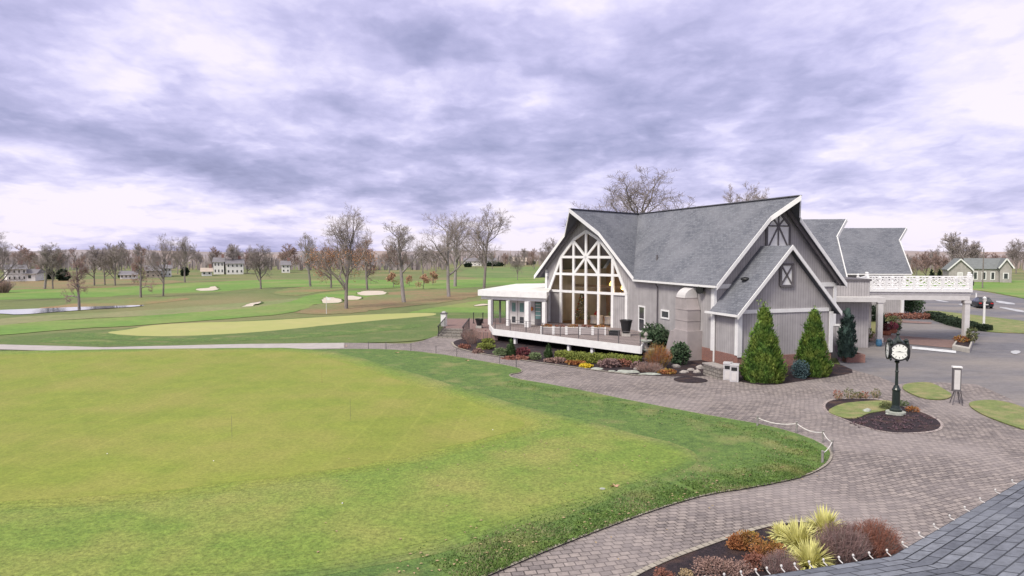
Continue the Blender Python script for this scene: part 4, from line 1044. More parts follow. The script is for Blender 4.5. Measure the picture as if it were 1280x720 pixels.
twigbush('shrub', 812, 466, 2.0, .7, 'pinkshrub', 'low pale pink twiggy clump behind the kerb stones', seed=13, n=260)
B(835, 469, 26, 6, 'orangeshrub', 'low rusty shrub before the leaning green shrub', n=600)
B(797, 462, 18, 10, 'purpletwig', 'purple-brown shrub just left of the stone lantern', n=500)
# stones
def stone(px, py, wp, hp, mt, lab, seed, dp=None, cat='rock'):
    s = m(px, py); g = G(px, py); r = (wp * s / 2, (dp or wp * .7) * s / 2, hp * s * .62)
    mb = MB(); mb.blob((g[0], g[1] + r[1], r[2] * .45), r, seed, 3, .35); single('rock', mb, mt, (g[0], g[1], 0), lab, cat, smooth=False)
stone(747, 464, 16, 4, 'palerock', 'flat pale green rock right of the yellow flowers', 1)
stone(785, 468, 30, 5, 'palerock', 'long flat pale green kerb rock at the right end of the bed', 2, 12)
stone(813, 470.5, 30, 4, 'palerock', 'second long low kerb rock below the stone lantern', 3, 10)
stone(799, 464, 11, 6, 'rock', 'small pinkish white rock before the stone lantern', 4)
stone(846, 461, 10, 6, 'rock', 'grey rock under the leaning green shrub', 5)
stone(856, 468, 11, 5, 'rock', 'tan rock left of the duct corner', 6)
stone(864, 465, 9, 5, 'rock', 'pale rock at the foot of the exhaust duct', 7)
stone(872, 468, 9, 6, 'rock', 'dark-shaded rock between the duct and the stone block wall', 8)
stone(876, 463, 9, 7, 'rock', 'upper pale rock behind the stone block wall', 9)
stone(765, 466, 10, 3, 'palerock', 'small flat rock between the two long kerb rocks and the flowers', 10)
def stone_lantern():
    g = G(807, 450); t = empty('stone_lantern', (*g, 0), 'tiered grey stone garden fountain at the right end of the deck', 'fountain')
    MB().lathe(g, [(.38, 0), (.38, .12), (.2, .2), (.16, .55)], 12).build('pedestal', 'rock', t)
    MB().lathe(g, [(.15, .551), (.62, .7), (.66, .8), (.55, .82), (.15, .78)], 16).build('basin', 'palerock', t)
    MB().lathe(g, [(.13, .79), (.11, 1.15), (.13, 1.2)], 10).build('column', 'rock', t)
    MB().lathe(g, [(.12, 1.201), (.42, 1.32), (.45, 1.4), (.36, 1.42), (.1, 1.38)], 14).build('basin', 'palerock', t)
    MB().lathe(g, [(.08, 1.39), (.07, 1.65), (.16, 1.75), (.13, 1.86), (.03, 1.98)], 10).build('finial', 'rock', t)
stone_lantern()
def stone_wall():
    a, b = G(879, 469.5), G(900.5, 476.5); az = math.degrees(math.atan2(b[0] - a[0], b[1] - a[1])); fr = Fr(a, az); L = math.dist(a, b)
    t = empty('stone_wall', (*a, 0), 'low grey stone block wall with a slab top beside the litter bins', 'wall')
    MB().box(fr, 0, L, -.65, 0, 0, .72).build('blocks', 'stone', t); MB().box(fr, -.06, L + .02, -.7, .05, .722, .8).build('cap_stone', 'rock', t)
stone_wall()
def bins():
    a = G(903, 476.5); b = G(912, 478.5); az = math.degrees(math.atan2(b[0] - a[0], b[1] - a[1]))
    az = 112
    for i, (px, py, lab) in enumerate(((903.5, 476.3, 'left one of the twin pale metal litter bins by the small wing'), (911.8, 478.6, 'right one of the twin pale metal litter bins, nearest the corner board'))):
        o = G(px, py); fr = Fr(o, az); t = empty('litter_bin', (*o, 0), lab, 'litter bin', 'twin litter bins')
        w = .49
        MB().box(fr, 0.01, w, -.62, 0, .06, 1.0).build('body', 'bin', t); MB().box(fr, .04, w - .03, -.58, -.04, 0, .058).build('base', 'black', t)
        MB().box(fr, -.005, w + .015, -.65, .03, 1.002, 1.07).build('lid', 'bin', t)
        MB().box(fr, .09, w - .08, .003, .02, .72, .92).build('opening', 'black', t); MB().box(fr, .12, w - .11, .003, .015, .14, .6).build('front_panel', 'cream', t)
bins()
# ---------------------------------------------------------------- evergreens at the small wing
arborvitae('arborvitae', 961.5, 482, 2.55, 4.75, 'conifer', 'bright green conical arborvitae nearest the litter bins, left of two', 'evergreen', 16000, 2, 'conical evergreens', size=.17)
arborvitae('arborvitae', 1024, 474, 2.15, 4.45, 'conifer', 'bright green conical arborvitae at the right corner of the small wing', 'evergreen', 15000, 6, 'conical evergreens', size=.17)
bush('blue_shrub', 1003, 475, 1.25, 1.25, 'blueshrub', 'small round blue-green shrub between the two conical evergreens', 'shrub', 2600, .06, blobs=4)
# screen with white frame
def screen():
    g = G(1036, 449); fr = Fr(g, 100); t = empty('privacy_screen', (*g, 0), 'grey privacy screen in a white frame right of the second evergreen', 'screen')
    MB().box(fr, 0, .66, -.06, 0, .1, 2.35).build('panel', 'siding', t)
    for s in (-.12, .66): MB().box(fr, s, s + .12, -.08, .03, 0, 2.36).build('post', 'white', t)
    MB().box(fr, -.14, .8, -.09, .04, 2.363, 2.5).build('top_rail', 'white', t)
screen()
def brick_planter():
    g = G(1058, 454.5); fr = Fr(g, 92); t = empty('brick_planter', (*g, 0), 'low red brick planter holding the upright blue-green spruce', 'planter')
    L = 1.25
    for a in ((0, L, -.16, 0), (0, L, -1.3, -1.14), (0, .16, -1.139, -.161), (L - .16, L, -1.139, -.161)):
        MB().box(fr, *a, 0, .62).build('side', 'brick', t)
    MB().box(fr, .161, L - .161, -1.138, -.162, 0, .5).build('soil', 'mulch', t)
brick_planter()
arborvitae('upright_spruce', 1063, 448, 1.25, 3.6, 'conifer2', 'slender blue-green spruce rising from the brick planter', 'evergreen', 5200, 9, z0=.5, size=.15, p=2.2)
twigbush('shrub', 1053, 452, .9, 2.0, 'lavender', 'tall thin lavender-pink shrub between the screen and the spruce', seed=31, n=200)

# ---------------------------------------------------------------- under and around the porte cochere
bush('shrub', 1079, 428, 1.5, 1.5, 'pinkshrub', 'dusty pink shrub left of the near canopy column', 'shrub', 900, .1)
bush('shrub', 1087, 424, 1.1, 1.0, 'yellowgreen', 'yellow-green shrub beside the pink one under the canopy', 'shrub', 500, .1)
bush('shrub', 1078, 432, 1.6, 1.1, 'coniferdark', 'dark evergreen shrub at the foot of the spruce planter', 'shrub', 1200, .1)
stone(1075, 435, 16, 5, 'palerock', 'long white rock at the canopy bed edge', 21)
stone(1078, 430, 6, 5, 'palerock', 'round white rock in the canopy bed', 22)
def pot(px, py, r, h, mt, lab, plant=None, seed=1, pl=None):
    g = G(px, py); t = empty('flower_pot', (*g, 0), lab, 'pot')
    MB().lathe(g, [(r * .6, 0), (r * .95, h * .35), (r, h * .65), (r * .8, h * .9), (r * .9, h), (r * .7, h), (r * .65, h * .85)], 16).build('bowl', mt, t, smooth=True)
    if plant: leafcloud([((g[0], g[1], h + r * .7), (r * 1.1, r * 1.1, r * .9))], 350, .09, seed).build('plant', plant, t, fix=False)
pot(1098.6, 434, .24, .62, 'bluep', 'round glazed blue pot at the foot of the near canopy column')
pot(1108, 420, .4, .5, 'pot', 'terracotta pot with red leaves under the canopy, left of two', 'redshrub', 4)
pot(1116, 417, .4, .45, 'pot', 'terracotta pot with pink flowers under the canopy, right of two', 'pinkflower', 5)
arborvitae('dwarf_evergreen', 1107, 416, .9, 1.8, 'coniferdark', 'narrow dark evergreen behind the terracotta pots', 'evergreen', 900, 3, size=.16)
bush('shrub', 1122, 414, 1.2, .8, 'coniferdark', 'dark mound shrub right of the pots', 'shrub', 600, .1)
bush('shrub', 1122, 407, 1.6, 1.0, 'olive', 'olive shrub on the island by the far wall', 'shrub', 600, .1)
bush('shrub', 1092, 402, 3.2, 2.0, 'coniferdark', 'wide dark shrub against the far wall under the canopy', 'shrub', 1400, .14)
bush('shrub', 1146, 393, 3.0, 3.0, 'greenshrub', 'square green shrub at the right corner of the far wing', 'shrub', 2200, .16, blobs=5)
bush('shrub', 1142, 400, 7.0, .8, 'redbrown', 'long low russet bed of plants at the corner of the far wing', 'shrub', 1400, .14, blobs=6, depth=2)
sheet('brick_edge', [(1120, 401), (1165, 404), (1164, 406), (1118, 404)], 'brickroad', .11, 0)
for i, (p0, p1, w, h) in enumerate((((1155, 397), (1183, 407), 1.4, .7), ((1183, 407), (1206, 412.5), 1.2, .7), ((1208, 413), (1233, 415.5), 1.0, .6))):
    hedge(p0, p1, w, h, 'coniferdark', ['dark low hedge along the drive, farthest section', 'dark low hedge along the drive, middle section', 'dark low hedge nearest the white lamp post'][i], 60 + i, 1200, .16)
def portico_planter():
    c1 = [G(1190, 438), G(1212, 442.5), G(1218.5, 424.5), G(1201, 422)]
    cx = sum(p[0] for p in c1) / 4; cy = sum(p[1] for p in c1) / 4
    t = empty('stone_planter', (cx, cy, 0), 'tan stone edged planter round the right canopy columns', 'planter')
    inner = [(cx + (x - cx) * .8, cy + (y - cy) * .8) for x, y in c1]
    for i in range(4):
        j = (i + 1) % 4; MB().slab([c1[i], c1[j], inner[j], inner[i]], 0, .38).build('edging', 'concrete', t)
    MB().slab([(cx + (x - cx) * .795, cy + (y - cy) * .795) for x, y in c1], 0, .3).build('soil', 'mulch', t)
    leafcloud([((cx + .2, cy - .6, .9), (.35, .5, .6))], 300, .12, 9).build('plant', 'olive', t, fix=False); leafcloud([((cx - .5, cy - .3, .5), (.5, .5, .3))], 250, .12, 10).build('plant', 'orangeshrub', t, fix=False)
portico_planter()

# ---------------------------------------------------------------- street clock
def street_clock():
    g = G(1119.5, 519.5); x, y = g; t = empty('street_clock', (x, y, 0), 'dark green cast-iron street clock with round white dials on a slim post', 'clock')
    MB().lathe(g, [(.42, 0), (.42, .2), (.3, .22)], 16).build('plinth', 'palerock', t)
    MB().lathe(g, [(.26, .221), (.26, .3), (.2, .36), (.17, .5), (.165, 1.15), (.19, 1.22), (.14, 1.3), (.10, 1.42)], 16).build('pedestal', 'darkgreen', t)
    MB().lathe(g, [(.07, 1.421), (.06, 2.0), (.085, 2.05), (.06, 2.1), (.052, 2.42), (.12, 2.5), (.08, 2.56)], 14).build('shaft', 'darkgreen', t)
    zc = 3.02; az0 = 198
    h = MB(); fr0 = Fr(g, az0 - 90)
    h.lathe(g, [(.2, zc - .38), (.3, zc - .3), (.33, zc), (.3, zc + .3), (.2, zc + .36)], 16)
    h.lathe(g, [(.08, 2.561), (.16, 2.62), (.2, 2.7), (.14, 2.76)], 14)
    hd = h.build('head', 'darkgreen', t)
    R0 = .42
    for k in range(4):
        fr = Fr(g, az0 - 90 + 90 * k)
        def disc(r, t0, t1, z=zc, n=32):
            mb = MB(); mb.prism(fr, [(r * cos(2 * pi * i / n), z + r * sin(2 * pi * i / n)) for i in range(n)], t0, t1); return mb
        case = disc(R0, .30, .39); case.build('dial_case', 'darkgreen', t)
        # bezel ring
        mb = MB(); n = 32
        for i in range(n):
            a, b = 2 * pi * i / n, 2 * pi * (i + 1) / n
            q = [(R0 * cos(a), R0 * sin(a)), (R0 * cos(b), R0 * sin(b)), (.355 * cos(b), .355 * sin(b)), (.355 * cos(a), .355 * sin(a))]
            mb.prism(fr, [(s, zc + z) for s, z in q], .391, .43)
        mb.build('bezel', 'black', t)
        dial = disc(.35, .391, .40).build('dial', 'face', t)
        mk = MB()
        for i in range(12):
            a = 2 * pi * i / 12; d = (sin(a), cos(a)); n_ = (cos(a), -sin(a))
            w = .012; r0, r1 = .245, .315
            mk.prism(fr, [(d[0] * r0 + n_[0] * w, zc + d[1] * r0 + n_[1] * w), (d[0] * r1 + n_[0] * w, zc + d[1] * r1 + n_[1] * w), (d[0] * r1 - n_[0] * w, zc + d[1] * r1 - n_[1] * w), (d[0] * r0 - n_[0] * w, zc + d[1] * r0 - n_[1] * w)], .4015, .405)
        mk.build('hour_marks', 'black', dial)
        hn = MB()
        for ang, ln, w, tt in ((265, .17, .018, .407), (98, .24, .012, .411)):
            a = R(ang); d = (sin(a), cos(a)); n_ = (cos(a), -sin(a))
            hn.prism(fr, [(-d[0] * .04 + n_[0] * w, zc - d[1] * .04 + n_[1] * w), (d[0] * ln, zc + d[1] * ln), (-d[0] * .04 - n_[0] * w, zc - d[1] * .04 - n_[1] * w)], tt, tt + .003)
        hn.build('hands', 'black', dial)
        # crest scroll over the dial and studs round the case
        mb = MB(); mb.lathe(fr.w(0, .34, 0)[:2], [(.1, zc + .42), (.13, zc + .47), (.07, zc + .53), (.03, zc + .56)], 10); mb.build('crest', 'darkgreen', t)
        for s in (-.34, .34):
            mb = MB(); mb.lathe(fr.w(s, .33, 0)[:2], [(.03, zc + .28), (.06, zc + .36), (.03, zc + .42), (.01, zc + .46)], 8); mb.build('finial', 'darkgreen', t)
            mb = MB(); mb.lathe(fr.w(s, .33, 0)[:2], [(.01, zc - .44), (.05, zc - .38), (.03, zc - .3)], 8); mb.build('pendant', 'darkgreen', t)
    MB().lathe(g, [(.36, zc + .27), (.3, zc + .42), (.16, zc + .5), (.09, zc + .6), (.05, zc + .7), (.09, zc + .77), (.05, zc + .84), (.012, zc + .95)], 14).build('crown', 'darkgreen', t)
street_clock()
stone(1112, 520.5, 7, 4, 'palerock', 'white rock left of the clock plinth', 31)
stone(1086, 518, 11, 6, 'palerock', 'round whitish rock on the island grass left of the clock', 32)
bush('shrub', 1112, 515, .9, .45, 'olive', 'low olive plant just left of the clock post', 'shrub', 500, .05)
bush('shrub', 1143, 517.5, .8, .35, 'orangeshrub', 'low orange-brown plant right of the clock base', 'shrub', 400, .05)
bush('shrub', 1130, 510, .7, .4, 'globe', 'small pale green plant behind the clock post', 'shrub', 300, .05)
for i, (px, py, h) in enumerate(((1047, 501, .55), (1061, 500, .6), (1072, 499.5, .4), (1079, 499.5, .45), (1095, 499, .55))):
    lab = ['small bare rose bush at the far left tip of the clock island', 'second rose bush from the left along the clock island', 'middle rose bush of five along the clock island', 'fourth rose bush from the left, behind the island grass', 'rightmost rose bush of the row behind the clock island'][i]
    t = twigbush('rose_bush', px, py, .6, h, 'tan', lab, n=26, seed=90 + i, group='rose bushes on the clock island', r=.008)
    p = t.location; leafcloud([((p.x, p.y, h * .6), (.26, .26, h * .4))], 90, .06, 200 + i).build('foliage', ['redbrown', 'olive', 'olive', 'redbrown', 'olive'][i], t, fix=False)
def groundcover():
    # clumps of low dark plants in the front half of the clock bed
    rng = random.Random(5); mb = MB()
    for i in range(170):
        px = rng.uniform(1062, 1172); py = rng.uniform(521, 541)
        if (px - 1118) ** 2 / 55 ** 2 + (py - 530) ** 2 / 11.5 ** 2 > 1 or (abs(px - 1119) < 7 and py < 525): continue
        g = G(px, py)
        for k in range(14):
            a = rng.uniform(0, 2 * pi); ln = rng.uniform(.05, .15); q = Vector((g[0], g[1], .07)); d = Vector((cos(a), sin(a), rng.uniform(.2, 1.2))).normalized() * ln
            s = Vector((-sin(a), cos(a), 0)) * .022
            mb.face([q - s, q + d * .6 + s * .5, q + d, q + d * .6 - s * .5])
    o = mb.build('ground_cover', 'groundcover', fix=False); tag(o, 'low purplish ground cover filling the front of the clock island bed', 'ground cover', kind='stuff')
groundcover()

# ---------------------------------------------------------------- sign box on its stand
def sign_box():
    g = G(1197, 508.5); fr = Fr(g, 108); t = empty('display_stand', (*g, 0), 'narrow white-faced display box on a splayed metal stand by the drive', 'stand')
    st = [(-.22, .0, -.07, -.17), (.22, .0, .07, -.17), (-.22, -.5, -.07, -.33), (.22, -.5, .07, -.33)]
    for s0, t0, s1, t1 in st:
        MB().bar(fr.w(s0, t0, .03), fr.w(s1, t1, .72), .035).build('leg', 'trimgrey', t)
    mb = MB(); mb.box(fr, -.25, .25, -.02, .03, .0, .035); mb.build('foot_bar', 'trimgrey', t); mb = MB(); mb.box(fr, -.25, .25, -.53, -.48, .0, .035); mb.build('foot_bar', 'trimgrey', t)
    MB().box(fr, -.2, .2, -.37, -.13, .722, .76).build('shelf', 'trimgrey', t)
    MB().box(fr, -.19, .16, -.36, -.14, .762, 1.88).build('cabinet', 'trimgrey', t)
    MB().box(fr, -.14, .11, -.138, -.125, .82, 1.78).build('front_panel', 'cream', t)
    MB().box(fr, -.22, .19, -.38, -.11, 1.882, 1.95).build('lid', 'white', t)
    MB().bar(fr.w(.17, -.25, .75), fr.w(.4, -.6, .0), .03).build('brace', 'trimgrey', t)
sign_box()

# ---------------------------------------------------------------- rope fence and stakes
RF = [(946.7, 532), (995.8, 539.5), (1028.7, 551), (1040, 563.5), (1028, 578)]
RL = ['first post from the left', 'second post from the left', 'middle post', 'fourth post, at the tip of the lawn', 'last post, nearest the viewer']
tops = []
for i, (px, py) in enumerate(RF):
    g = G(px, py, .13); t = empty('rope_post', (*g, .13), f'short grey rope fence post, {RL[i]}', 'post', 'posts of the rope fence')
    MB().lathe(g, [(.045, .1), (.045, .5), (.055, .51), (.055, .54), (.02, .56)], 8).build('shaft', 'post', t)
    tops.append(Vector((*g, .47)))
for i in range(4):
    a, b = tops[i], tops[i + 1]; pts = []
    sag = .13 if i < 2 else .08
    for k in range(9):
        q = a.lerp(b, k / 8); q.z -= sag * 4 * (k / 8) * (1 - k / 8); pts.append(q)
    mb = MB(); mb.tube(pts, .016, 6)
    single('rope', mb, 'rope', tuple(a), f'pale sagging rope of the lawn fence, {["leftmost span", "second span from the left", "third span from the left", "nearest short span"][i]}', 'rope', 'ropes of the lawn fence')
SN = ['farthest left', 'second from the left', 'third from the left', 'fourth from the left', 'fifth, below the foot of the steps', 'sixth, below the pale green ball shrub', 'last, near the lawn notch']
for i, (px, py) in enumerate(((460.5, 436.5), (482.5, 437), (513.7, 439.5), (545, 442.5), (571, 445.5), (624.7, 454.5), (645.3, 459.5))):
    g = G(px, py, .1); mb = MB(); mb.lathe(g, [(.022, .05), (.022, .66), (.03, .67), (.01, .7)], 6)
    single('path_stake', mb, 'trimgrey', (*g, .05), f'thin dark stake by the path, {SN[i]}', 'stake', 'stakes along the path')

# pins on the practice green
for i, (px, py, h, lab) in enumerate(((402.5, 479, .95, 'thin red practice pin on the putting green, farthest of three'), (438, 525, .95, 'thin dark practice pin on the putting green, right of three'), (290, 549, .95, 'thin dark practice pin on the putting green, nearest of three'))):
    g = G(px, py, .14); mb = MB(); mb.tube([(g[0], g[1], .14), (g[0], g[1], .14 + h)], .005, 6)
    single('practice_pin', mb, 'redbrown' if i == 0 else 'trimgrey', (*g, .14), lab, 'pin', 'pins on the putting green')
g = G(408, 392, .1); t = empty('golf_flag', (*g, .05), 'white flagstick on the pale far green', 'flag')
MB().tube([(g[0], g[1], .05), (g[0], g[1], 2.2)], .03, 6).build('pole', 'white', t)
mb = MB(); mb.prism(Fr(g, 95), [(0.03, 2.15), (.55, 2.0), (.5, 1.75), (.03, 1.75)], -.008, .008); mb.build('flag', 'white', t)
for i, (px, py) in enumerate(((134, 568), (267, 577), (616, 538), (428, 630))):
    g = G(px, py, .14); mb = MB(); mb.blob((g[0], g[1], .165), (.0215, .0215, .0215), 1, 2, 0)
    single('golf_ball', mb, 'white', (*g, .14), ['white golf ball at the left of the putting green', 'white golf ball in the middle of the putting green', 'white golf ball near the right tip of the putting green', 'white golf ball on the collar in front of the putting green'][i], 'golf ball', 'golf balls on the green')
g = G(753, 611, .14); mb = MB(); mb.lathe(g, [(.09, .14), (.09, .15), (.02, .155)], 12)
single('sprinkler_cap', mb, 'palerock', (*g, .14), 'small pale round cap in the grass near the right end of the collar', 'cap')
# fallen leaves
def leaves():
    rng = random.Random(77); mb = MB()
    for i in range(330):
        k = rng.random()
        if k < .45:
            u = rng.random(); px = 560 + u * 470; py = 500 + (px - 560) * .12 + rng.uniform(-35, 70)
            if py > 600 - (1000 - px) * -.0 : py = rng.uniform(560, 610)
        elif k < .8: px = rng.uniform(480, 1010); py = 720 - (px - 580) * .30 - abs(rng.gauss(0, 20)) - 14
        else: px = rng.uniform(380, 900); py = rng.uniform(440, 700)
        if py < 445 or px > 1025 or py > 760: continue
        g = G(px, py, .145)
        # keep to the lawn
        if px > 640 and py < 470 + (px - 640) * .2: continue
        s = rng.uniform(.025, .06); a = rng.uniform(0, pi); z = .15 + rng.random() * .02
        dx, dy = cos(a) * s, sin(a) * s
        mb.face([(g[0] - dx, g[1] - dy, z), (g[0] + dy * .6, g[1] - dx * .6, z + .01), (g[0] + dx, g[1] + dy, z), (g[0] - dy * .6, g[1] + dx * .6, z + .015)])
    tag(mb.build('fallen_leaves', 'tan', fix=False), 'tan fallen leaves scattered over the near lawn', 'leaves', kind='stuff')
    for i, (px, py) in enumerate(((432, 433), (496, 441), (584, 451), (768, 608))):
        g = G(px, py, .14); rng = random.Random(i); mb = MB()
        for k in range(5):
            a = k * 2 * pi / 5 + rng.random(); r = .17 + .04 * rng.random(); w = .05
            mb.face([(g[0], g[1], .15), (g[0] + r * .5 * cos(a + .35), g[1] + r * .5 * sin(a + .35), .19), (g[0] + r * cos(a), g[1] + r * sin(a), .17), (g[0] + r * .5 * cos(a - .35), g[1] + r * .5 * sin(a - .35), .16)])
        single('big_leaf', mb, 'leaforangetree', (*g, .14), ['orange leaf on the path edge left of the stakes', 'orange leaf on the lawn between the second and third stake', 'orange leaf on the dark lawn below the deck bed', 'tan leaf on the near lawn right of the pale cap'][i], 'leaf')
leaves()

def tufts():
    """coarse grass standing out of the near rough and along the lawn edge"""
    rng = random.Random(6); edge = [G(*q, .14) for q in [(640, 476), (700, 486), (800, 507), (900, 526), (960, 536), (1008, 551), (1031, 564), (1035, 573), (1026, 585), (1000, 598), (940, 610), (880, 619), (820, 637), (760, 659), (700, 682), (650, 703), (585, 731)]]
    mb = MB(); dry = MB(); n = 0
    for _ in range(17000):
        i = rng.randrange(len(edge) - 1) if rng.random() < .4 else rng.randrange(8, len(edge) - 1)
        a, b = edge[i], edge[i + 1]; k = rng.random(); d = Vector((b[0] - a[0], b[1] - a[1])).normalized(); nrm = Vector((-d.y, d.x))
        cx, cy = G(700, 560); mid = Vector((cx - a[0], cy - a[1]))
        if nrm.dot(mid) < 0: nrm = -nrm
        w = .05 + abs(rng.gauss(0, .9)); x = a[0] + (b[0] - a[0]) * k + nrm.x * w; y = a[1] + (b[1] - a[1]) * k + nrm.y * w
        h = rng.uniform(.02, .055) * (1 + .6 * mnoise.noise(Vector((x, y, 2)))); t = rng.uniform(0, 2 * pi); s = rng.uniform(.012, .03)
        dx, dy = cos(t) * s, sin(t) * s; lx, ly = rng.gauss(0, .02), rng.gauss(0, .02)
        (dry if mnoise.noise(Vector((x * .7, y * .7, 7))) + rng.gauss(0, .2) > .3 else mb).face([(x - dx, y - dy, .13), (x + dx, y + dy, .13), (x + lx, y + ly, .135 + h)])
    tag(mb.build('grass_tufts', 'lawn', fix=False), 'short green grass tufts along the edge of the near lawn', 'grass', kind='stuff')
    tag(dry.build('dry_grass_tufts', 'drygrass', fix=False), 'straw coloured dry grass tufts among the green near the lawn edge', 'grass', kind='stuff')
tufts()

# ---------------------------------------------------------------- front bed by the near roof
def spike_clump(px, py, r, h, lab, seed, n=150):
    rng = random.Random(seed); g = G(px, py); t = MB()
    for i in range(int(n * 1.7)):
        a = rng.uniform(0, 2 * pi); el = rng.uniform(.15, 1.45); ln = r * rng.uniform(.8, 1.15) * (1.0 + .25 * sin(el)); w = .02 * rng.uniform(.7, 1.2)
        d = Vector((cos(a) * cos(el), sin(a) * cos(el), sin(el) * h / r)); s = Vector((-sin(a), cos(a), 0)) * w
        o = Vector((g[0] + cos(a) * .05, g[1] + sin(a) * .05, .06)); p1 = o + d * ln * .55; p2 = o + d * ln + Vector((0, 0, -.28 * ln * cos(el)))
        t.face([o - s * .7, o + s * .7, p1 + s, p1 - s]); t.face([p1 - s, p1 + s, p2])
    o = t.build('yucca', 'yucca', off=(*g, 0), fix=False); o.location = (*g, 0)
    tag(o, lab, 'yucca', 'yucca plants in the front bed')
spike_clump(998, 688, .62, .62, 'yellow spiky yucca at the left of the yucca group in the front bed', 1, 200)
spike_clump(1030, 670, .52, .6, 'yellow spiky yucca standing highest at the back of the front bed', 2, 170)
spike_clump(1012, 712, .60, .58, 'yellow spiky yucca nearest the roof edge in the front bed', 3, 200)
spike_clump(978, 676, .38, .36, 'small yellow yucca tuft at the back left of the yucca group', 4, 110)
bush('shrub', 937, 694, .95, .55, 'orangeshrub', 'rounded orange shrub at the left of the front bed', 'shrub', 2600, .035, blobs=4)
bush('shrub', 962, 707, .95, .55, 'orangeshrub', 'russet and orange shrub between the round orange shrub and the yuccas', 'shrub', 2400, .035, blobs=4)
bush('shrub', 948, 718, .75, .42, 'redbrown', 'low red-brown shrub in front of the round orange shrub', 'shrub', 2000, .03, blobs=3)
bush('shrub', 910, 733, 1.5, .45, 'pinkshrub', 'wide low dusty pink shrub at the near left of the front bed', 'shrub', 3400, .03, blobs=5)
bush('shrub', 832, 732, .6, .3, 'redbrown', 'small red-brown shrub at the left tip of the front bed', 'shrub', 1000, .03)
bush('shrub', 858, 727, .4, .28, 'tan', 'small tan dried plant beside the left tip of the front bed', 'shrub', 500, .03)
twigbush('twiggy_shrub', 1052, 704, 1.35, 1.0, 'purpletwig', 'big purple-brown twiggy shrub right of the yuccas', n=900, seed=21, r=.006)
twigbush('twiggy_shrub', 1090, 697, 1.35, .95, 'redbrown', 'dark reddish twiggy shrub at the right end of the front bed', n=900, seed=22, r=.006)
twigbush('twiggy_shrub', 975, 722, .9, .65, 'purpletwig', 'small purple twiggy shrub below the russet shrub', n=380, seed=23, r=.006)
for i, (px, py) in enumerate(((868, 706), (886, 712), (849, 713), (898, 700), (878, 720))):
    stone(px, py, 7, 4, 'rock', ['tan stone in the mulch at the upper left of the front bed', 'tan stone second from the left shrub in the front bed mulch', 'tan stone nearest the paving in the front bed mulch', 'tan stone beside the round orange shrub', 'tan stone lowest in the front bed mulch'][i], 70 + i)

# ---------------------------------------------------------------- near roof corner with eave clips
def near_roof():
    z = 4.5
    c = G(1114, 695.5, z); l = G(800, 743, z); r = G(1330, 570, z)
    t = empty('near_roof', (*c, z), 'blue-grey shingled roof corner at the bottom right with clips along its eave', 'roof')
    def plane(a, b, inn, D, sl, name):
        d = Vector((b[0] - a[0], b[1] - a[1])); L = d.length; d /= L; nrm = Vector((d.y, -d.x))
        return d, nrm, L
    # left slope and right slope meet on a gentle hip from the corner
    dl = (Vector(l) - Vector(c)).normalized(); dr = (Vector(r) - Vector(c)).normalized()
    nl = Vector((-dl.y, dl.x)); nl = nl if nl.y < 0 else -nl
    nr = Vector((-dr.y, dr.x)); nr = nr if nr.y < 0 else -nr
    hip = (nl + nr).normalized(); sl = .22
    H = lambda p, n: z + sl * max(0, (Vector(p) - Vector(c)).dot(n))
    D = 4.4
    hp = Vector(c) + hip * (D / hip.dot(nr)); hl = hp
    mb = MB()
    def F(pts, n, dd):
        up = [(p[0], p[1], H(p, n)) for p in pts]; uv = [((Vector(p) - Vector(c)).dot(dd), (Vector(p) - Vector(c)).dot(n) * 1.02) for p in pts]
        mb.face(up, uv); dn = [(x, y, zz - .12) for x, y, zz in up]; mb.face(list(reversed(dn)))
        for i in range(len(up)): mb.face([up[i], up[(i + 1) % len(up)], dn[(i + 1) % len(up)], dn[i]])
    R2 = Vector(r) + nr * D; L2 = Vector(l) + nl * D
    F([c, r, tuple(R2), tuple(hp)], nr, dr); F([c, tuple(hl), tuple(L2), l], nl, -dl)
    mb.build('shingle_field', 'shinglebig', t)
    for a, b in ((l, c), (c, r)):
        q = MB(); q.bar((*a, z - .10), (*b, z - .10), .03, .16); q.build('drip_edge', 'steel', t)
    # clips: little bent hooks standing on the eave
    pts = [(870, 719.5), (896, 718), (918, 716), (938, 714.5), (953, 713.5), (972, 711.5), (990, 710), (1009, 708), (1028, 706), (1048, 703.5), (1067, 701.5), (1087, 698.5), (1108, 694.5), (1129, 685), (1151, 673.5), (1170.5, 663), (1191.5, 652), (1210, 641), (1229.5, 630), (1249, 619), (1266.5, 606)]
    for i, (px, py) in enumerate(pts):
        g = Vector(G(px, py, z)); 
        # snap to the eave line
        a, b = (Vector(l), Vector(c)) if px < 1112 else (Vector(c), Vector(r)); d = (b - a).normalized(); g = a + d * (g - a).dot(d); o = Vector((nl if px < 1112 else nr)) * -1
        P = lambda k, zz: (g.x + o.x * k, g.y + o.y * k, zz)
        q = MB(); q.tube([P(-.03, z + .02), P(.0, z + .028), P(.02, z + .035), P(.023, z + .05)], .0055, 6)
        q.blob(P(.023, z + .056), (.012, .012, .015), i, 2, 0)
        q.build('eave_clip', 'cream', t)
near_roof()

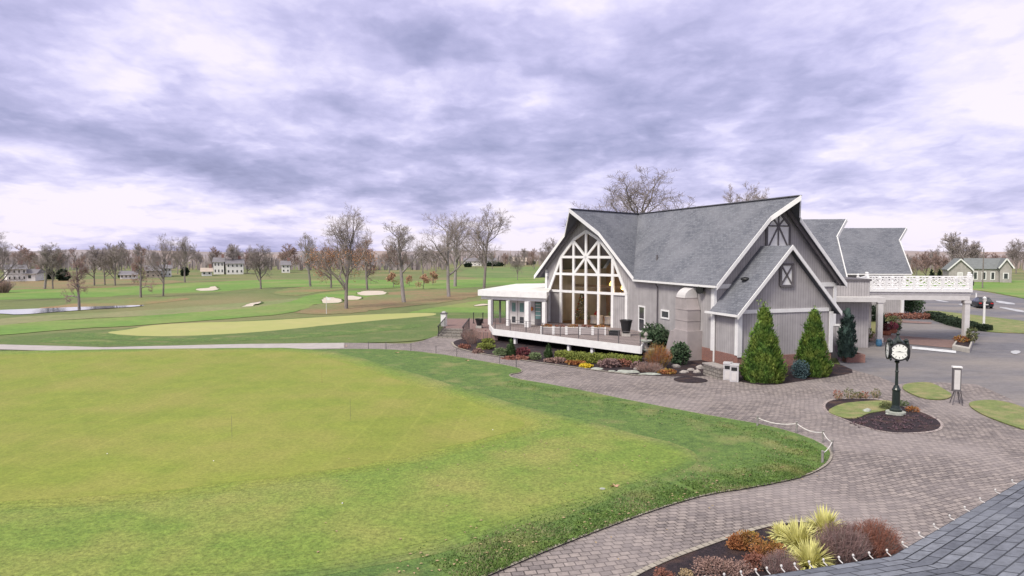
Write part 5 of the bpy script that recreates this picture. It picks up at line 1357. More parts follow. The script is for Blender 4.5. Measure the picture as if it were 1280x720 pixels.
# ---------------------------------------------------------------- interior of the window room
def interior():
    fr = Fr(FW.o, 134.5)
    o = FW.w(-1.95, -1.8, .98); t = empty('christmas_tree', o, 'decorated Christmas tree standing behind the left lower panes of the arched window', 'christmas tree')
    f = MB(); rng = random.Random(4)
    for i in range(1400):
        q = rng.random() ** 1.3; a = rng.uniform(0, 2 * pi); r = .75 * (1 - q) * rng.uniform(.7, 1.05)
        p = Vector((o[0] + r * cos(a), o[1] + r * sin(a), o[2] + .3 + q * 2.7)); d = Vector((cos(a), sin(a), .3)) * .14; s = Vector((-sin(a), cos(a), .2)) * .05
        f.face([p - s, p + d, p + s])
    f.build('foliage', 'cone', t, fix=False)
    for k, mm in (('redcloth', 13), ('face', 10), ('gold', 9)):
        mb = MB()
        for i in range(mm):
            q = rng.random() * .9; a = rng.uniform(0, 2 * pi); r = .74 * (1 - q)
            mb.blob((o[0] + r * cos(a), o[1] + r * sin(a), o[2] + .3 + q * 2.7), (.075, .075, .075), i, 1, 0)
        mb.build('bauble', k, t)
    for i, (s, tt, lab) in enumerate(((-.5, -2.2, 'white-clothed round table behind the second lower pane'), (.8, -2.6, 'white-clothed round table in the middle of the window room'), (2.1, -2.0, 'white-clothed round table behind the right lower pane'))):
        p = FW.w(s, tt, .98); t = empty('dining_table', p, lab, 'table', 'tables in the window room')
        MB().lathe(p[:2], [(.62, 1.05), (.55, 1.4), (.6, 1.7), (.62, 1.73)], 18).build('tablecloth', 'cloth', t)
        mb = leafcloud([((p[0], p[1], 1.95), (.2, .2, .18))], 140, .09, i); mb.build('centrepiece', 'redcloth' if i != 1 else 'globe', t, fix=False)
    p = FW.w(-1.9, -1.0, 0); mb = MB(); mb.blob((p[0], p[1], 3.4), (.24, .1, .2), 3, 2, .2); 
    p = FW.w(3.6, -.5, 0)
    for q, lab in ((FW.w(3.3, -.9, 0), 'small lit yellow pendant lamp behind the right slanted pane'), (FW.w(-.6, -4.5, 0), 'added pendant lamp deep in the window room that brightens its interior')):  # the deep pendant is added to brighten the room
        t = empty('pendant_lamp', (q[0], q[1], 4.3), lab, 'lamp')
        MB().tube([(q[0], q[1], 4.86), (q[0], q[1], 6.2)], .01, 5).build('cord', 'black', t)
        MB().lathe(q[:2], [(.03, 4.85), (.16, 4.6), (.2, 4.4), (.05, 4.3)], 10).build('shade', 'lampglow', t)
        l = bpy.data.lights.new('lamp_light', 'POINT'); l.energy = 90; l.color = (1, .72, .42); l.shadow_soft_size = .25
        lo = bpy.data.objects.new('lamp_light', l); col.objects.link(lo); lo.parent = t; lo.location = (0, 0, -.25)
interior()

# ================================================================ trees
def skeleton(seed, H, spread=.5, levels=4, trunk=.3, lean=0, limbs=9, upright=.35, kink=.22, dens=1.0, tr=.022, droop=0, rmin=.016):
    """bare tree: returns (trunk mesh, crown mesh) with the base at the origin"""
    rng = random.Random(seed); T = MB(); C = MB(); tips = []
    def grow(p, d, L, r, lv):
        n = 6 if lv <= 1 else (4 if lv == 2 else 3)
        pts = [p.copy()]; rads = [r]; dirs = [d.copy()]
        for i in range(n):
            k = kink * (1 if lv else .2)
            d = (d + Vector((rng.gauss(0, k), rng.gauss(0, k), rng.gauss(0, k * .6) + (upright * .25 if lv else .1) - droop * (lv > 1)))).normalized()
            p = p + d * (L / n); pts.append(p.copy()); dirs.append(d.copy()); rads.append(max(rmin * .5, r * (1 - (i + 1) / n * (.72 if lv else .6))))
        (T if lv <= 1 else C).tube(pts, rads, 7 if lv == 0 else (5 if lv == 1 else 3), cap=False)
        if lv >= levels: tips.append(p); return
        cnt = [limbs, 7, 7, 6, 4][lv]; cnt = max(2, int(cnt * dens + rng.random()))
        for j in range(cnt):
            f = (trunk if lv == 0 else .25) + (1 - (trunk if lv == 0 else .25)) * (j + rng.random() * .7) / cnt
            f = min(f, .98); x = f * n; i = int(x); q = pts[i].lerp(pts[min(i + 1, n)], x - i); dd = dirs[min(i + 1, n)]
            ax = dd.cross(Vector((rng.gauss(0, 1), rng.gauss(0, 1), rng.gauss(0, 1)))).normalized()
            ang = R(rng.uniform(35, 68)) * (1.0 if lv else (1.15 - .5 * f))
            nd = (Matrix.Rotation(ang, 3, ax) @ dd).normalized()
            if lv == 0: nd = (nd + Vector((0, 0, .25 * upright))).normalized()
            nl = L * (spread * (1.25 - .65 * f) if lv == 0 else rng.uniform(.42, .62) * (1.1 - .4 * f))
            grow(q, nd, nl, max(rmin, rads[i] * (.62 if lv == 0 else .55)), lv + 1)
    d0 = Vector((lean, 0, 1)).normalized()
    grow(Vector((0, 0, -.1)), d0, H * .82, H * tr, 0)
    zs = max(v[2] for v in C.v) if C.v else H
    k = H / zs
    for mb in (T, C): mb.v = [(x * k, y * k, z * k) for x, y, z in mb.v]
    return T, C, [t * k for t in tips]

PROTO = {}
def make_proto(key, seed, H, trunkm='bark', crownm='twig', leafm=None, leafn=0, leafz=(0, 1), leafsize=.2, **k):
    T, C, tips = skeleton(seed, H, **k)
    tm = T; PROTO[key] = (T, C, tips, H, trunkm, crownm, leafm, leafn, leafz, leafsize, {})
def mesh_of(key):
    T, C, tips, H, tm, cm, lm, ln, lz, ls, cache = PROTO[key]
    if 'm' not in cache:
        def mk(name, mb, m):
            me = bpy.data.meshes.new(name); me.from_pydata(mb.v, [], mb.f); me.materials.append(M[m]); me.polygons.foreach_set('use_smooth', [True] * len(me.polygons)); return me
        ms = [('trunk', mk('trunk', T, tm)), ('crown', mk('crown', C, cm))]
        if lm:
            rng = random.Random(3); mb = MB()
            cand = [t for t in tips if lz[0] * H <= t.z <= lz[1] * H] or tips
            for i in range(ln):
                t = rng.choice(cand); p = t + Vector((rng.gauss(0, .25), rng.gauss(0, .25), rng.gauss(0, .25))) * (H / 14)
                a = Vector((rng.uniform(-1, 1), rng.uniform(-1, 1), rng.uniform(-1, 1))).normalized(); b = a.cross(Vector((rng.uniform(-1, 1), .3, rng.uniform(-1, 1)))).normalized(); s = ls * rng.uniform(.6, 1.2)
                mb.face([p - a * s / 2, p + b * s * .6, p + a * s / 2, p - b * s * .6])
            ms.append(('leaves', mk('leaves', mb, lm)))
        cache['m'] = ms
    return cache['m']
def tree(key, x, y, H, label, rz=0, wide=1.0, group=None, name='bare_tree', z=0, cat='tree'):
    k = H / PROTO[key][3]
    t = empty(name, (x, y, z), label, cat, group, rz); t.scale = (k * wide, k * wide, k)
    for n, me in mesh_of(key):
        o = bpy.data.objects.new(n, me); col.objects.link(o); o.parent = t
    return t
make_proto('oak', 3, 14, spread=.62, trunk=.30, limbs=10, upright=.5, dens=1.05)
make_proto('oak2', 17, 14, spread=.66, trunk=.26, limbs=11, upright=.35, dens=1.1, trunkm='bark')
make_proto('tall', 8, 14, spread=.42, trunk=.36, limbs=11, upright=.6, crownm='twigpale', trunkm='barkpale')
make_proto('lean', 23, 14, spread=.58, trunk=.32, limbs=9, upright=.45, lean=.10, trunkm='barkpale')
make_proto('round', 31, 11, spread=.62, trunk=.2, limbs=12, upright=.45, dens=1.15)
make_proto('russet', 12, 12, spread=.36, trunk=.2, limbs=13, upright=.3, crownm='twigred', leafm='leafbrown', leafn=900, leafz=(.1, .85), leafsize=.15)
make_proto('slender', 42, 11, spread=.27, trunk=.22, limbs=14, upright=.15, crownm='twigred', droop=.03)
make_proto('orange_oak', 3, 14, spread=.62, trunk=.22, limbs=12, upright=.5, dens=1.05, leafm='leafbrown', leafn=1500, leafz=(.15, .55), leafsize=.17)
make_proto('far1', 51, 10, spread=.6, trunk=.2, limbs=9, levels=3, dens=1.3, rmin=.05, crownm='twig')
make_proto('far2', 52, 10, spread=.5, trunk=.25, limbs=10, levels=3, dens=1.3, rmin=.05, crownm='twigpale')
make_proto('far3', 53, 10, spread=.55, trunk=.12, limbs=11, levels=3, dens=1.3, rmin=.05, crownm='twigred')
make_proto('young', 61, 3.2, spread=.5, trunk=.25, limbs=9, levels=3, dens=1.0, rmin=.015, crownm='twigred', leafm='leaforangetree', leafn=1300, leafz=(0, 1), leafsize=.15)

def tpx(key, px, py, top, label, rz=0, wide=1.0, name='bare_tree', d=None, group=None):
    if d is None: x, y = G(px, py)
    else: x, y = (px - 640) / FPX * d, d
    H = CAMH + (316 - top) * y / FPX
    return tree(key, x, y, H, label, rz, wide, group, name)
tpx('orange_oak', 433, 386, 253, 'tallest bare oak by the bunkers with russet leaves on its lower limbs', .4, 1.0)
tpx('tall', 505, 378, 275, 'pale-trunked bare tree standing alone right of the bunkers', 1.2, 1.25)
tpx('lean', 561, 371, 262, 'bare tree with a white lower trunk before the hill fairway', 2.2, 1.05)
tpx('tall', 569, 358, 272, 'bare tree just behind the white-trunked one', .2, 1.2)
tpx('oak2', 605, 361, 253, 'big spreading bare oak left of the sun room roof', 2.9, 1.0)
tpx('round', 647, 350, 316, 'small round bare tree on the hill right of the big oak', 1, .8)
tpx('russet', 459, 362, 291, 'russet-leaved tree behind the tallest oak', 0, 1.0, 'russet_tree')
tpx('russet', 414, 360, 302, 'lower russet tree left of the tallest oak', 2, 1.0, 'russet_tree')
tpx('tall', 388, 358, 290, 'slim bare tree left of the russet trees', 3, 1.1)
tpx('round', 326, 361, 304, 'dark low-branched round bare tree beyond the far green', 2, 1.15)
tpx('oak', 231, 353, 293, 'broad dark bare tree right of the twin white houses', 1, .95)
tpx('oak2', 204, 370, 290, 'tall bare tree at the end of the orange leaf strip', 4, .8)
tpx('slender', 176, 372, 308, 'slender reddish tree at the right end of the pond', 1, 1.0, 'slender_tree')
tpx('slender', 99, 387, 308, 'slender reddish tree standing at the near bank of the pond', 4, .95, 'slender_tree')
tpx('tall', 56, 361, 302, 'bare tree right of the leftmost white house', 5, 1.2)
tpx('round', 66, 361, 305, 'second bare tree beside the one by the leftmost white house', 5, .9)
tpx('far2', 118, 357, 306, 'pale bare tree left of the middle of the far row', 0, 1.0)
tpx('far1', 144, 357, 300, 'pale spreading bare tree above the low white house', 1, 1.0)
tpx('far2', 131, 356, 308, 'small pale bare tree between two bigger ones on the left', 2, 1.0)
tpx('oak2', -6, 377, 285, 'dark bare tree cut by the left edge of the picture', 2, 1.0)
twigbush('shrub', 3, 366, 4, 3.0, 'twigred', 'reddish bare shrub at the left edge by the pond', n=160, seed=55, r=.04)
tpx('oak2', 802, 0, 207, 'wide bare oak rising behind the clubhouse ridge', 1.0, 1.45, d=92)
tpx('round', 936, 0, 226, 'bare tree top showing above the right half of the main ridge', 2.0, .8, d=105)
tpx('round', 690, 0, 296, 'small bare tree just left of the window gable', 1.0, .9, d=150)
for i, (px, py, top, lab) in enumerate(((492, 359, 340, 'young orange-leaved tree, leftmost of four'), (511.6, 357, 344, 'smallest young orange-leaved tree, second of four'), (529, 361, 342, 'young orange-leaved tree, third of four'), (541, 356, 339, 'young orange-leaved tree, rightmost of four'))):
    x, y = G(px, py); tree('young', x, y, (py - top) * y / FPX, lab, i * 1.3, 1.25, 'young orange trees', 'orange_tree')
# right side
tpx('round', 1270, 342, 297, 'dark upright bare tree at the right edge beyond the barn', .5, .9)
tpx('far2', 1190, 344, 289, 'tall pale bare tree behind the left gable of the barn', .5, 1.1)
tpx('far1', 1205, 344, 296, 'bare tree behind the middle of the barn', 1.5, 1.1)
tpx('far2', 1217, 344, 300, 'lower pale bare tree behind the right of the barn roof', 2.5, 1.1)
for i, (px, top) in enumerate(((1146, 315), (1157, 312), (1168, 314), (1178, 317))):
    tpx('far3', px, 348, top, ['reddish bare pear tree, nearest the far wing roof', 'reddish bare pear tree, second from the roof', 'reddish bare pear tree, third from the roof', 'reddish bare pear tree, closest to the barn'][i], i, .75, 'pear_tree', group='reddish pear trees')
for i, px in enumerate((1166, 1176)):
    g = G(px, 349); s = g[1] / FPX
    t = arborvitae('dwarf_evergreen', px, 349, 6.5 * s, 13 * s, 'coniferdark', ['small dark evergreen before the pear trees, left of two', 'small dark evergreen before the pear trees, right of two'][i], 'evergreen', 500, 40 + i, 'dark evergreens by the barn', size=.5)
# far rows of trees
rng = random.Random(9)
n = 0
for row, (d0, d1, cnt) in enumerate(((240, 285, 22), (295, 345, 28))):
    for i in range(cnt):
        px = -30 + 740 * (i + rng.random()) / cnt; d = rng.uniform(d0, d1)
        if 575 < px and d < 300: d += 120
        top = rng.uniform(303, 315) if px < 580 else rng.uniform(308, 318)
        tpx(rng.choice(('far1', 'far2', 'far3')), px, 0, top, 'bare tree in the distant tree line beyond the fairways', rng.uniform(0, 6), rng.uniform(.9, 1.3), d=d, group='distant tree line')
for i in range(16):
    px = 1120 + 190 * (i + rng.random()) / 16; tpx(rng.choice(('far1', 'far2', 'far3')), px, 0, rng.uniform(309, 322), 'bare tree in the distant tree line right of the clubhouse', rng.uniform(0, 6), 1.1, d=rng.uniform(280, 340), group='distant tree line on the right')
def woods():
    rng = random.Random(14); mb = MB()
    for row in range(5):
        for i in range(900):
            px = rng.uniform(-260, 1560); d = 300 + row * 28 + rng.uniform(-12, 12)
            if 560 < px < 760: d += 120
            x = (px - 640) / FPX * d; h = rng.uniform(2.2, 6.0) * (1 + .35 * mnoise.noise(Vector((x * .03, row, 0)))) * d / 320
            w = rng.uniform(.12, .5); a = rng.uniform(0, pi); dx, dy = cos(a) * w, sin(a) * w; lx = rng.uniform(-.8, .8)
            mb.face([(x - dx, d - dy, 0), (x + dx, d + dy, 0), (x + dx * 1.6 + lx * .5, d + dy, h * .6), (x + lx, d, h), (x - dx * 1.6 + lx * .5, d - dy, h * .6)])
    tag(mb.build('distant_woods', 'woods', fix=False), 'grey-brown mass of bare woods along the horizon', 'woods', kind='stuff')
    # the wooded ridge behind, closing the horizon
    hb = MB(); pts = []
    for k in range(121):
        a = -1.25 + 2.5 * k / 120; d = 620; h = 9 + 3.0 * mnoise.noise(Vector((k * .13, 2, 0))) + .9 * mnoise.noise(Vector((k * 1.3, 5, 0)))
        pts.append((sin(a) * d, cos(a) * d, h))
    for p, q in zip(pts, pts[1:]):
        hb.face([(p[0], p[1], 0), (q[0], q[1], 0), (q[0] * 1.06, q[1] * 1.06, q[2]), (p[0] * 1.06, p[1] * 1.06, p[2])])
        hb.face([(p[0] * 1.06, p[1] * 1.06, p[2]), (q[0] * 1.06, q[1] * 1.06, q[2]), (q[0] * 1.5, q[1] * 1.5, 0), (p[0] * 1.5, p[1] * 1.5, 0)])
    tag(hb.build('wooded_hill', 'woods', fix=False), kind='structure')
woods()
# dark evergreen clumps before the far houses
for i, (px, py, wp, hp, lab) in enumerate(((77, 351, 14, 14, 'dark evergreen clump right of the leftmost house'), (62, 349, 7, 12, 'narrow dark evergreen beside the leftmost house'), (585, 334, 10, 5, 'dark hedge clump before the white houses, left part'), (618, 333, 24, 5, 'long dark hedge before the white houses'), (660, 331, 20, 5, 'dark hedge clump right of the small round tree'),
                                            (230, 345, 8, 10, 'dark evergreen below the broad dark tree'), (152, 347, 6, 4, 'small dark bush before the low white house'))):
    g = G(px, py); s = g[1] / FPX
    bush('evergreen_clump', px, py, wp * s, hp * s, 'coniferdark', lab, 'evergreen', 900, .9, blobs=5)

# ---------------------------------------------------------------- far houses and the barn
def house(px, py, wp, hp, rp, wall, roof, label, az=95, dep=9, gable_front=False, wins=4, win='darkglass', group=None, name='house', storeys=2):
    g = G(px, py); s = g[1] / FPX; W = wp * s; h = hp * s; r = rp * s; fr = Fr(g, az - 92 + 90 + math.degrees(math.atan2(px + wp / 2 - 640, FPX)))
    t = empty(name, (*g, 0), label, 'house', group)
    MB().box(fr, 0, W, -dep, 0, 0, h).build('wall', wall, t)
    mb = MB()
    if gable_front:
        mb.prism(fr, [(-.4, h - .2), (W + .4, h - .2), (W / 2, h + r)], .4, -dep - .4); rf = mb.build('roof', roof, t)
        mb = MB(); mb.prism(fr, [(0.02, h + .0), (W - .02, h + .0), (W / 2, h + r - .35)], .41, .43); mb.build('gable_end', wall, t)
    else:
        a = [fr.w(-.4, .5, h - .15), fr.w(W + .4, .5, h - .15), fr.w(W + .4, -dep / 2, h + r), fr.w(-.4, -dep / 2, h + r), fr.w(-.4, -dep - .5, h - .15), fr.w(W + .4, -dep - .5, h - .15)]
        mb.face([a[0], a[1], a[2], a[3]]); mb.face([a[3], a[2], a[5], a[4]]); mb.face([a[0], a[3], a[4]]); mb.face([a[1], a[5], a[2]]); mb.face([a[0], a[4], a[5], a[1]])
        rf = mb.build('roof', roof, t)
    for k in range(storeys):
        zz = h * (k + .35) / storeys
        for i in range(wins):
            c = W * (i + .5) / wins; mb = MB(); ww = min(.32, W / wins * .16)
            mb.box(fr, c - ww, c + ww, .005, .06, zz, zz + min(1.2, h / storeys * .4)); mb.build('window', win, t)
    if name == 'house': MB().box(fr, W * .7, W * .7 + .9, -dep / 2 - .4, -dep / 2 + .4, h, h + r + 1.2).build('chimney', 'brick', rf)
    return t, fr, W, h
house(9, 352, 20, 16, 5, 'housewhite', 'houseroof', 'white two-storey house with a grey roof at the far left', 88, 10, wins=4)
house(30, 351.5, 12, 10, 5, 'housewhite', 'houseroof', 'cream garage wing right of the leftmost white house', 105, 9, wins=1, storeys=1)
house(150, 349, 18, 6, 4, 'housewhite', 'houseroof', 'low white house behind the reddish slender tree', 95, 10, wins=4, storeys=1)
house(182, 347, 17, 9, 6, 'housetan', 'houseroof', 'tan house with a dark roof behind the tall bare tree', 92, 10, wins=3)
house(200, 346, 13, 11, 4, 'housewhite', 'houseroof', 'white house right of the tan one behind the tall bare tree', 92, 10, wins=3)
house(267, 343, 12, 16, 5, 'housewhite', 'houseroof', 'tall pale house in the middle distance, left of the pair', 96, 10, wins=3)
house(283, 343, 20, 14, 5, 'housewhite', 'houseroof', 'broad pale house in the middle distance, right of the pair', 92, 10, wins=4)
house(252, 345, 12, 6, 4, 'housewhite', 'housetan', 'small pale shed right of the broad dark tree', 92, 8, wins=2, storeys=1)
house(352, 341, 10, 10, 5, 'housewhite', 'houseroof', 'white house peeping right of the dark round tree', 92, 8, wins=2)
house(580, 332.5, 22, 6, 4, 'housewhite', 'houseroof', 'white house on the hill left of the big spreading oak', 92, 14, wins=4)
house(608, 332, 12, 6, 4, 'housewhite', 'houseroof', 'white house on the hill just right of the big spreading oak', 92, 12, wins=2)
house(640, 331.5, 18, 5, 5, 'housetan', 'housetan', 'tan house on the hill behind the small round tree', 92, 12, wins=3)
house(452, 338, 14, 7, 5, 'housetan', 'houseroof', 'brown roofed house glimpsed behind the russet trees', 92, 12, wins=3)
def barn():
    g = G(1213, 352.5); s = g[1] / FPX; t = empty('barn', (*g, 0), 'long grey barn with a slate roof and white-trimmed windows beyond the road', 'barn')
    fr = Fr(g, 114); h = 17 * s; W = 40 * s; r = 2.6
    MB().box(fr, 0, W, -8, 0, 0, h).build('wall', 'barnwall', t)
    a = [fr.w(-1, .4, h - .1), fr.w(W + .5, .4, h - .1), fr.w(W + .5, -4, h + r), fr.w(-1, -4, h + r), fr.w(-1, -8.4, h - .1), fr.w(W + .5, -8.4, h - .1)]
    mb = MB(); mb.face([a[0], a[1], a[2], a[3]]); mb.face([a[3], a[2], a[5], a[4]]); mb.face([a[0], a[4], a[5], a[1]]); mb.face([a[0], a[3], a[4]]); mb.face([a[1], a[5], a[2]]); mb.build('roof', 'barnroof', t)
    for c in (5, 14, 23):
        mb = MB(); mb.box(fr, c * s - .5, c * s + .5, .01, .07, .6, 2.7); w = mb.build('window', 'white', t); MB().box(fr, c * s - .3, c * s + .3, .072, .09, .8, 2.5).build('pane', 'darkglass', w)
    for (s0, w_, hh, rr, prj, nm) in ((-24 * s, 24 * s, 15 * s, 2.7, 1.0, 'left_gable'), (29 * s, 12 * s, 18 * s, 2.2, 1.4, 'right_gable')):
        mb = MB(); mb.prism(fr, [(s0, 0), (s0 + w_, 0), (s0 + w_, hh), (s0 + w_ / 2, hh + rr), (s0, hh)], prj, -7.8); gw = mb.build('gable_wall', 'barnwall', t)
        for sg in (0, 1):
            e = s0 - .4 if sg == 0 else s0 + w_ + .4; mb = MB(); P = lambda q, tt: fr.w(q[0], tt, q[1]); A, B_ = (s0 + w_ / 2, hh + rr + .12), (e, hh - .1)
            q = [P(A, prj + .5), P(B_, prj + .5), P(B_, -8), P(A, -8)]; mb.face(q); mb.face([(x, y, z + .15) for x, y, z in q]); mb.face([q[0], q[1], (*q[1][:2], q[1][2] + .15), (*q[0][:2], q[0][2] + .15)])
            mb.build('gable_roof', 'barnroof', gw)
            mb = MB(); mb.bar(P(A, prj + .52), P(B_, prj + .52), .08, .3); mb.build('rake_trim', 'white', gw)
        c = s0 + w_ / 2
        mb = MB(); mb.box(fr, c - .6, c + .6, prj + .01, prj + .07, .3 if nm == 'left_gable' else .9, 2.5); w = mb.build('window', 'white', gw)
        MB().box(fr, c - .4, c + .4, prj + .072, prj + .09, .6 if nm == 'left_gable' else 1.0, 2.3).build('pane', 'darkglass' if nm != 'left_gable' else 'cream', w)
barn()
mb = MB(); g = G(1228, 360.5); mb.lathe(g, [(.14, 0), (.12, 4), (.09, 8.4)], 8); single('utility_pole', mb, 'bark', (*g, 0), 'tall thin wooden pole standing in front of the barn', 'pole')

# ---------------------------------------------------------------- lamp posts and car
def lamp(px, py, h, label, lantern=True):
    g = G(px, py); t = empty('lamp_post', (*g, 0), label, 'lamp post', 'white posts by the drive')
    MB().lathe(g, [(.16, 0), (.16, .3), (.11, .4), (.10, h - .45), (.13, h - .42), (.13, h - .36)], 10).build('post', 'white', t)
    if lantern:
        fr = Fr(g, 100); MB().box(fr, -.12, .12, -.12, .12, h - .358, h - .08).build('lantern', 'cream', t); MB().lathe(g, [(.2, h - .078), (.12, h), (.03, h + .1)], 8).build('cap', 'white', t)
lamp(1229.5, 412, 3.15, 'white lamp post on the grass island right of the canopy')
lamp(1220, 379, 1.9, 'shorter white post behind the black car', False)
def car():
    g = G(1232.5, 386.5); az = 110; fr = Fr(g, az)      # s to the viewer's right, seen from behind
    t = empty('parked_car', (*g, 0), 'black car standing on the drive beyond the lamp post', 'car')
    # body cross-sections along the length t: (t, half width, bottom, top)
    secs = [(0, .80, .45, .82), (-.08, .88, .32, 1.0), (-.5, .92, .26, 1.02), (-1.2, .93, .25, 1.0), (-3.0, .93, .25, .96), (-3.9, .90, .28, .86), (-4.35, .78, .38, .66)]
    mb = MB(); rings = []
    for tt, hw, z0, z1 in secs:
        rings.append([fr.w(s, tt, z) for s, z in ((-hw * .92, z0), (-hw, z0 + .18), (-hw, z1 - .15), (-hw * .9, z1), (hw * .9, z1), (hw, z1 - .15), (hw, z0 + .18), (hw * .92, z0))])
    for a, b in zip(rings, rings[1:]):
        for i in range(8): mb.face([a[i], a[(i + 1) % 8], b[(i + 1) % 8], b[i]])
    mb.face(rings[0]); mb.face(rings[-1]); bd = mb.build('body', 'carpaint', t)
    mb = MB(); P = [[fr.w(s, tt, z) for s, z in ((-hw, .98), (-hw2, z1), (hw2, z1), (hw, .98))] for tt, hw, hw2, z1 in ((-.25, .84, .8, 1.0), (-.75, .86, .64, 1.42), (-1.9, .86, .66, 1.48), (-3.1, .86, .8, .99))]
    for a, b in zip(P, P[1:]):
        for i in range(3): mb.face([a[i], a[i + 1], b[i + 1], b[i]])
    mb.build('cabin', 'darkglass', t)
    mb = MB(); mb.box(fr, -.6, .6, -1.95, -.8, 1.44, 1.5); mb.build('roof_panel', 'carpaint', t)
    for s in (-.9, .7):
        for tt in (-.85, -3.4):
            w = MB(); cpts = [(tt + .33 * cos(2 * pi * k / 18), .33 + .33 * sin(2 * pi * k / 18)) for k in range(18)]
            f2 = Fr(fr.o, az + 90); 
            w.face([fr.w(s, a, b) for a, b in cpts]); w.face([fr.w(s + .2, a, b) for a, b in reversed(cpts)])
            for k in range(18):
                j = (k + 1) % 18; w.face([fr.w(s, *cpts[k]), fr.w(s, *cpts[j]), fr.w(s + .2, *cpts[j]), fr.w(s + .2, *cpts[k])])
            w.build('wheel', 'tire', t)
    for s in (-.8, .5): MB().box(fr, s, s + .3, -.06, .02, .72, .86).build('tail_light', 'redlight', t)
    MB().box(fr, -.25, .25, -.03, .015, .55, .68).build('number_plate', 'cream', t); MB().box(fr, -.8, .8, -.05, .05, .36, .52).build('bumper', 'black', t)
car()

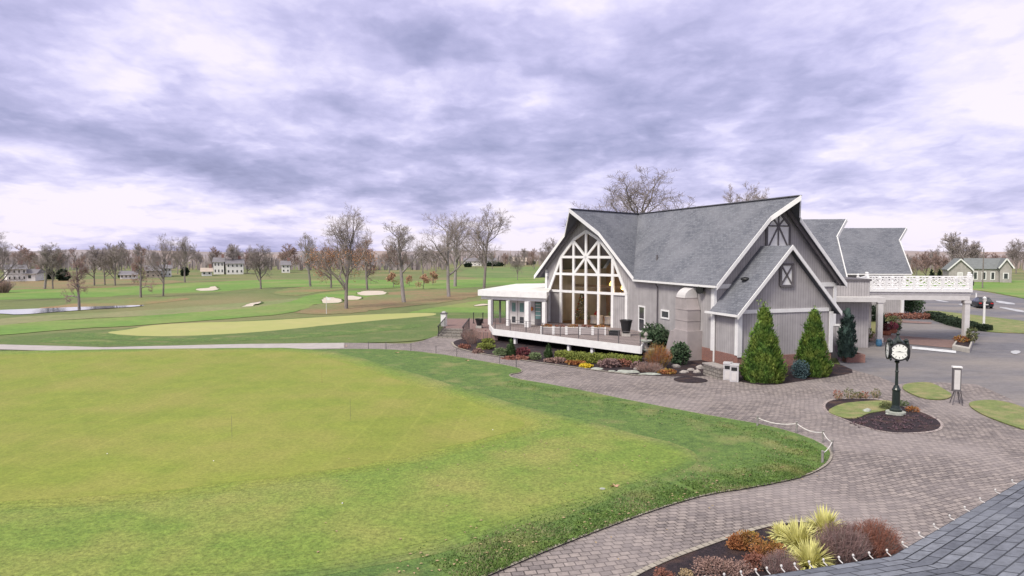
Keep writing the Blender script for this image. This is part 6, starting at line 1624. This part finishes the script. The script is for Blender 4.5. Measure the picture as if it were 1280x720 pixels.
# ---------------------------------------------------------------- sky and light
SUN_AZ, SUN_EL = 222, 46
def build_light():
    w = bpy.data.worlds.new('World'); scene.world = w; w.use_nodes = True
    nt = w.node_tree; N = nt.nodes; L = nt.links
    bg = N['Background']; bg.inputs['Strength'].default_value = 0.1
    sky = N.new('ShaderNodeTexSky'); sky.sky_type = 'NISHITA'; sky.sun_disc = False
    sky.sun_elevation = R(SUN_EL); sky.sun_rotation = R(SUN_AZ); sky.air_density = 1; sky.dust_density = 2
    tc = N.new('ShaderNodeTexCoord'); sp = N.new('ShaderNodeSeparateXYZ'); L.new(tc.outputs['Generated'], sp.inputs[0])
    def math_(op, a, b=None, c=None, clamp=False):
        n = N.new('ShaderNodeMath'); n.operation = op; n.use_clamp = clamp
        for i, x in enumerate((a, b, c)):
            if x is None: continue
            if isinstance(x, (int, float)): n.inputs[i].default_value = x
            else: L.new(x, n.inputs[i])
        return n.outputs[0]
    z = math_('MAXIMUM', sp.outputs[2], 0.0)
    zz = math_('ADD', z, .19)
    u = math_('DIVIDE', sp.outputs[0], zz); v = math_('DIVIDE', sp.outputs[1], zz)
    cb = N.new('ShaderNodeCombineXYZ'); L.new(u, cb.inputs[0]); L.new(v, cb.inputs[1])
    def noise(scale, detail, rough, off, dist=0, stretch=(1, 1, 1), rot=0):
        mp = N.new('ShaderNodeMapping'); mp.inputs['Location'].default_value = off; mp.inputs['Scale'].default_value = stretch; mp.inputs['Rotation'].default_value = (0, 0, rot); L.new(cb.outputs[0], mp.inputs[0])
        n = N.new('ShaderNodeTexNoise'); n.inputs['Scale'].default_value = scale; n.inputs['Detail'].default_value = detail
        n.inputs['Roughness'].default_value = rough; n.inputs['Distortion'].default_value = dist; L.new(mp.outputs[0], n.inputs['Vector'])
        return n.outputs['Fac']
    big = noise(.50, 4, .5, SKYOFF, .4, (1, .8, 1), .3)
    mid = noise(1.3, 12, .60, (1.7, 2.2, 0), .25, (1, .8, 1), .25)
    fine = noise(4.5, 8, .62, (5.0, 1.0, 0), .3)
    # billowy cells
    mpv = N.new('ShaderNodeMapping'); mpv.inputs['Scale'].default_value = (2.6, 2.2, 1); L.new(cb.outputs[0], mpv.inputs[0])
    dn = N.new('ShaderNodeTexNoise'); dn.inputs['Scale'].default_value = 2.2; dn.inputs['Detail'].default_value = 6; L.new(mpv.outputs[0], dn.inputs['Vector'])
    av = N.new('ShaderNodeVectorMath'); av.operation = 'MULTIPLY_ADD'; L.new(dn.outputs['Color'], av.inputs[0]); av.inputs[1].default_value = (1.1, 1.1, 0); L.new(mpv.outputs[0], av.inputs[2])
    vo = N.new('ShaderNodeTexVoronoi'); vo.feature = 'SMOOTH_F1'; vo.inputs['Scale'].default_value = 1; vo.inputs['Smoothness'].default_value = .5; vo.inputs['Detail'].default_value = 2; vo.inputs['Roughness'].default_value = .55; vo.inputs['Lacunarity'].default_value = 2.3; vo.normalize = False; L.new(av.outputs[0], vo.inputs['Vector'])
    f = math_('MULTIPLY', big, 1.6); f = math_('MULTIPLY_ADD', mid, .72, f); f = math_('MULTIPLY_ADD', fine, .30, f)
    f = math_('MULTIPLY_ADD', vo.outputs['Distance'], -.24, f)
    # brighter break along the horizon, and a dark bank above it
    hz = N.new('ShaderNodeMapRange'); hz.interpolation_type = 'SMOOTHSTEP'
    hz.inputs[1].default_value = 0.02; hz.inputs[2].default_value = .12; hz.inputs[3].default_value = .12; hz.inputs[4].default_value = 0
    L.new(sp.outputs[2], hz.inputs[0]); f = math_('ADD', f, hz.outputs[0])
    rp = N.new('ShaderNodeValToRGB'); L.new(math_('MULTIPLY_ADD', f, SKYK, SKYB, clamp=True), rp.inputs[0])
    e = rp.color_ramp.elements
    e[0].position = 0; e[0].color = (.31, .315, .52, 1); e[1].position = 1; e[1].color = (1.0, .92, 1.04, 1)
    for p, cc in ((.22, (.40, .40, .64)), (.42, (.51, .495, .76)), (.6, (.64, .61, .90)), (.8, (.83, .78, 1.03))):
        k = e.new(p); k.color = (*cc, 1)
    # an overcast sky is brighter towards the zenith
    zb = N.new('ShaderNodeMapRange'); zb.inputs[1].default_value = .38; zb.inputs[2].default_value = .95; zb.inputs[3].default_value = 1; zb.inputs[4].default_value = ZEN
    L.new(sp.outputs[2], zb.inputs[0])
    zm_ = N.new('ShaderNodeMapRange'); zm_.inputs[1].default_value = .38; zm_.inputs[2].default_value = .8; L.new(sp.outputs[2], zm_.inputs[0])
    neu = N.new('ShaderNodeMix'); neu.data_type = 'RGBA'; L.new(zm_.outputs[0], neu.inputs[0]); L.new(rp.outputs[0], neu.inputs[6]); neu.inputs[7].default_value = (.62, .60, .58, 1)
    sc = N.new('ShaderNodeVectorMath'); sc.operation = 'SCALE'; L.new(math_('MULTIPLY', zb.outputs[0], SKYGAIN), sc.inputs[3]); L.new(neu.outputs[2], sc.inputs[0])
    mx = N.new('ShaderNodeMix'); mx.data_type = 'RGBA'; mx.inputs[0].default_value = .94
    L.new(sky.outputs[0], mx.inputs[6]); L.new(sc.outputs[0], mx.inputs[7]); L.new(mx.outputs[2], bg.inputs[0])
    s = bpy.data.lights.new('sun', 'SUN'); s.energy = 1.5; s.angle = R(16); s.color = (1, .94, .82)
    o = bpy.data.objects.new('sun', s); col.objects.link(o)
    d = Vector((sin(R(SUN_AZ)) * cos(R(SUN_EL)), cos(R(SUN_AZ)) * cos(R(SUN_EL)), sin(R(SUN_EL))))
    o.rotation_euler = (-d).to_track_quat('-Z', 'Y').to_euler(); o.location = (0, 0, 60)
EXPO = 1.1
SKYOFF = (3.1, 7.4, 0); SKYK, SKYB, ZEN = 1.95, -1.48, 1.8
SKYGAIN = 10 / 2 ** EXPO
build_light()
vs = scene.view_settings
scene.display_settings.display_device = 'sRGB'
vs.view_transform = 'Standard'; vs.look = 'None'; vs.exposure = EXPO; vs.gamma = 1; vs.use_curve_mapping = False
scene.render.engine = 'CYCLES'; scene.cycles.max_bounces = 6; scene.cycles.transparent_max_bounces = 12
scene.cycles.use_denoising = True
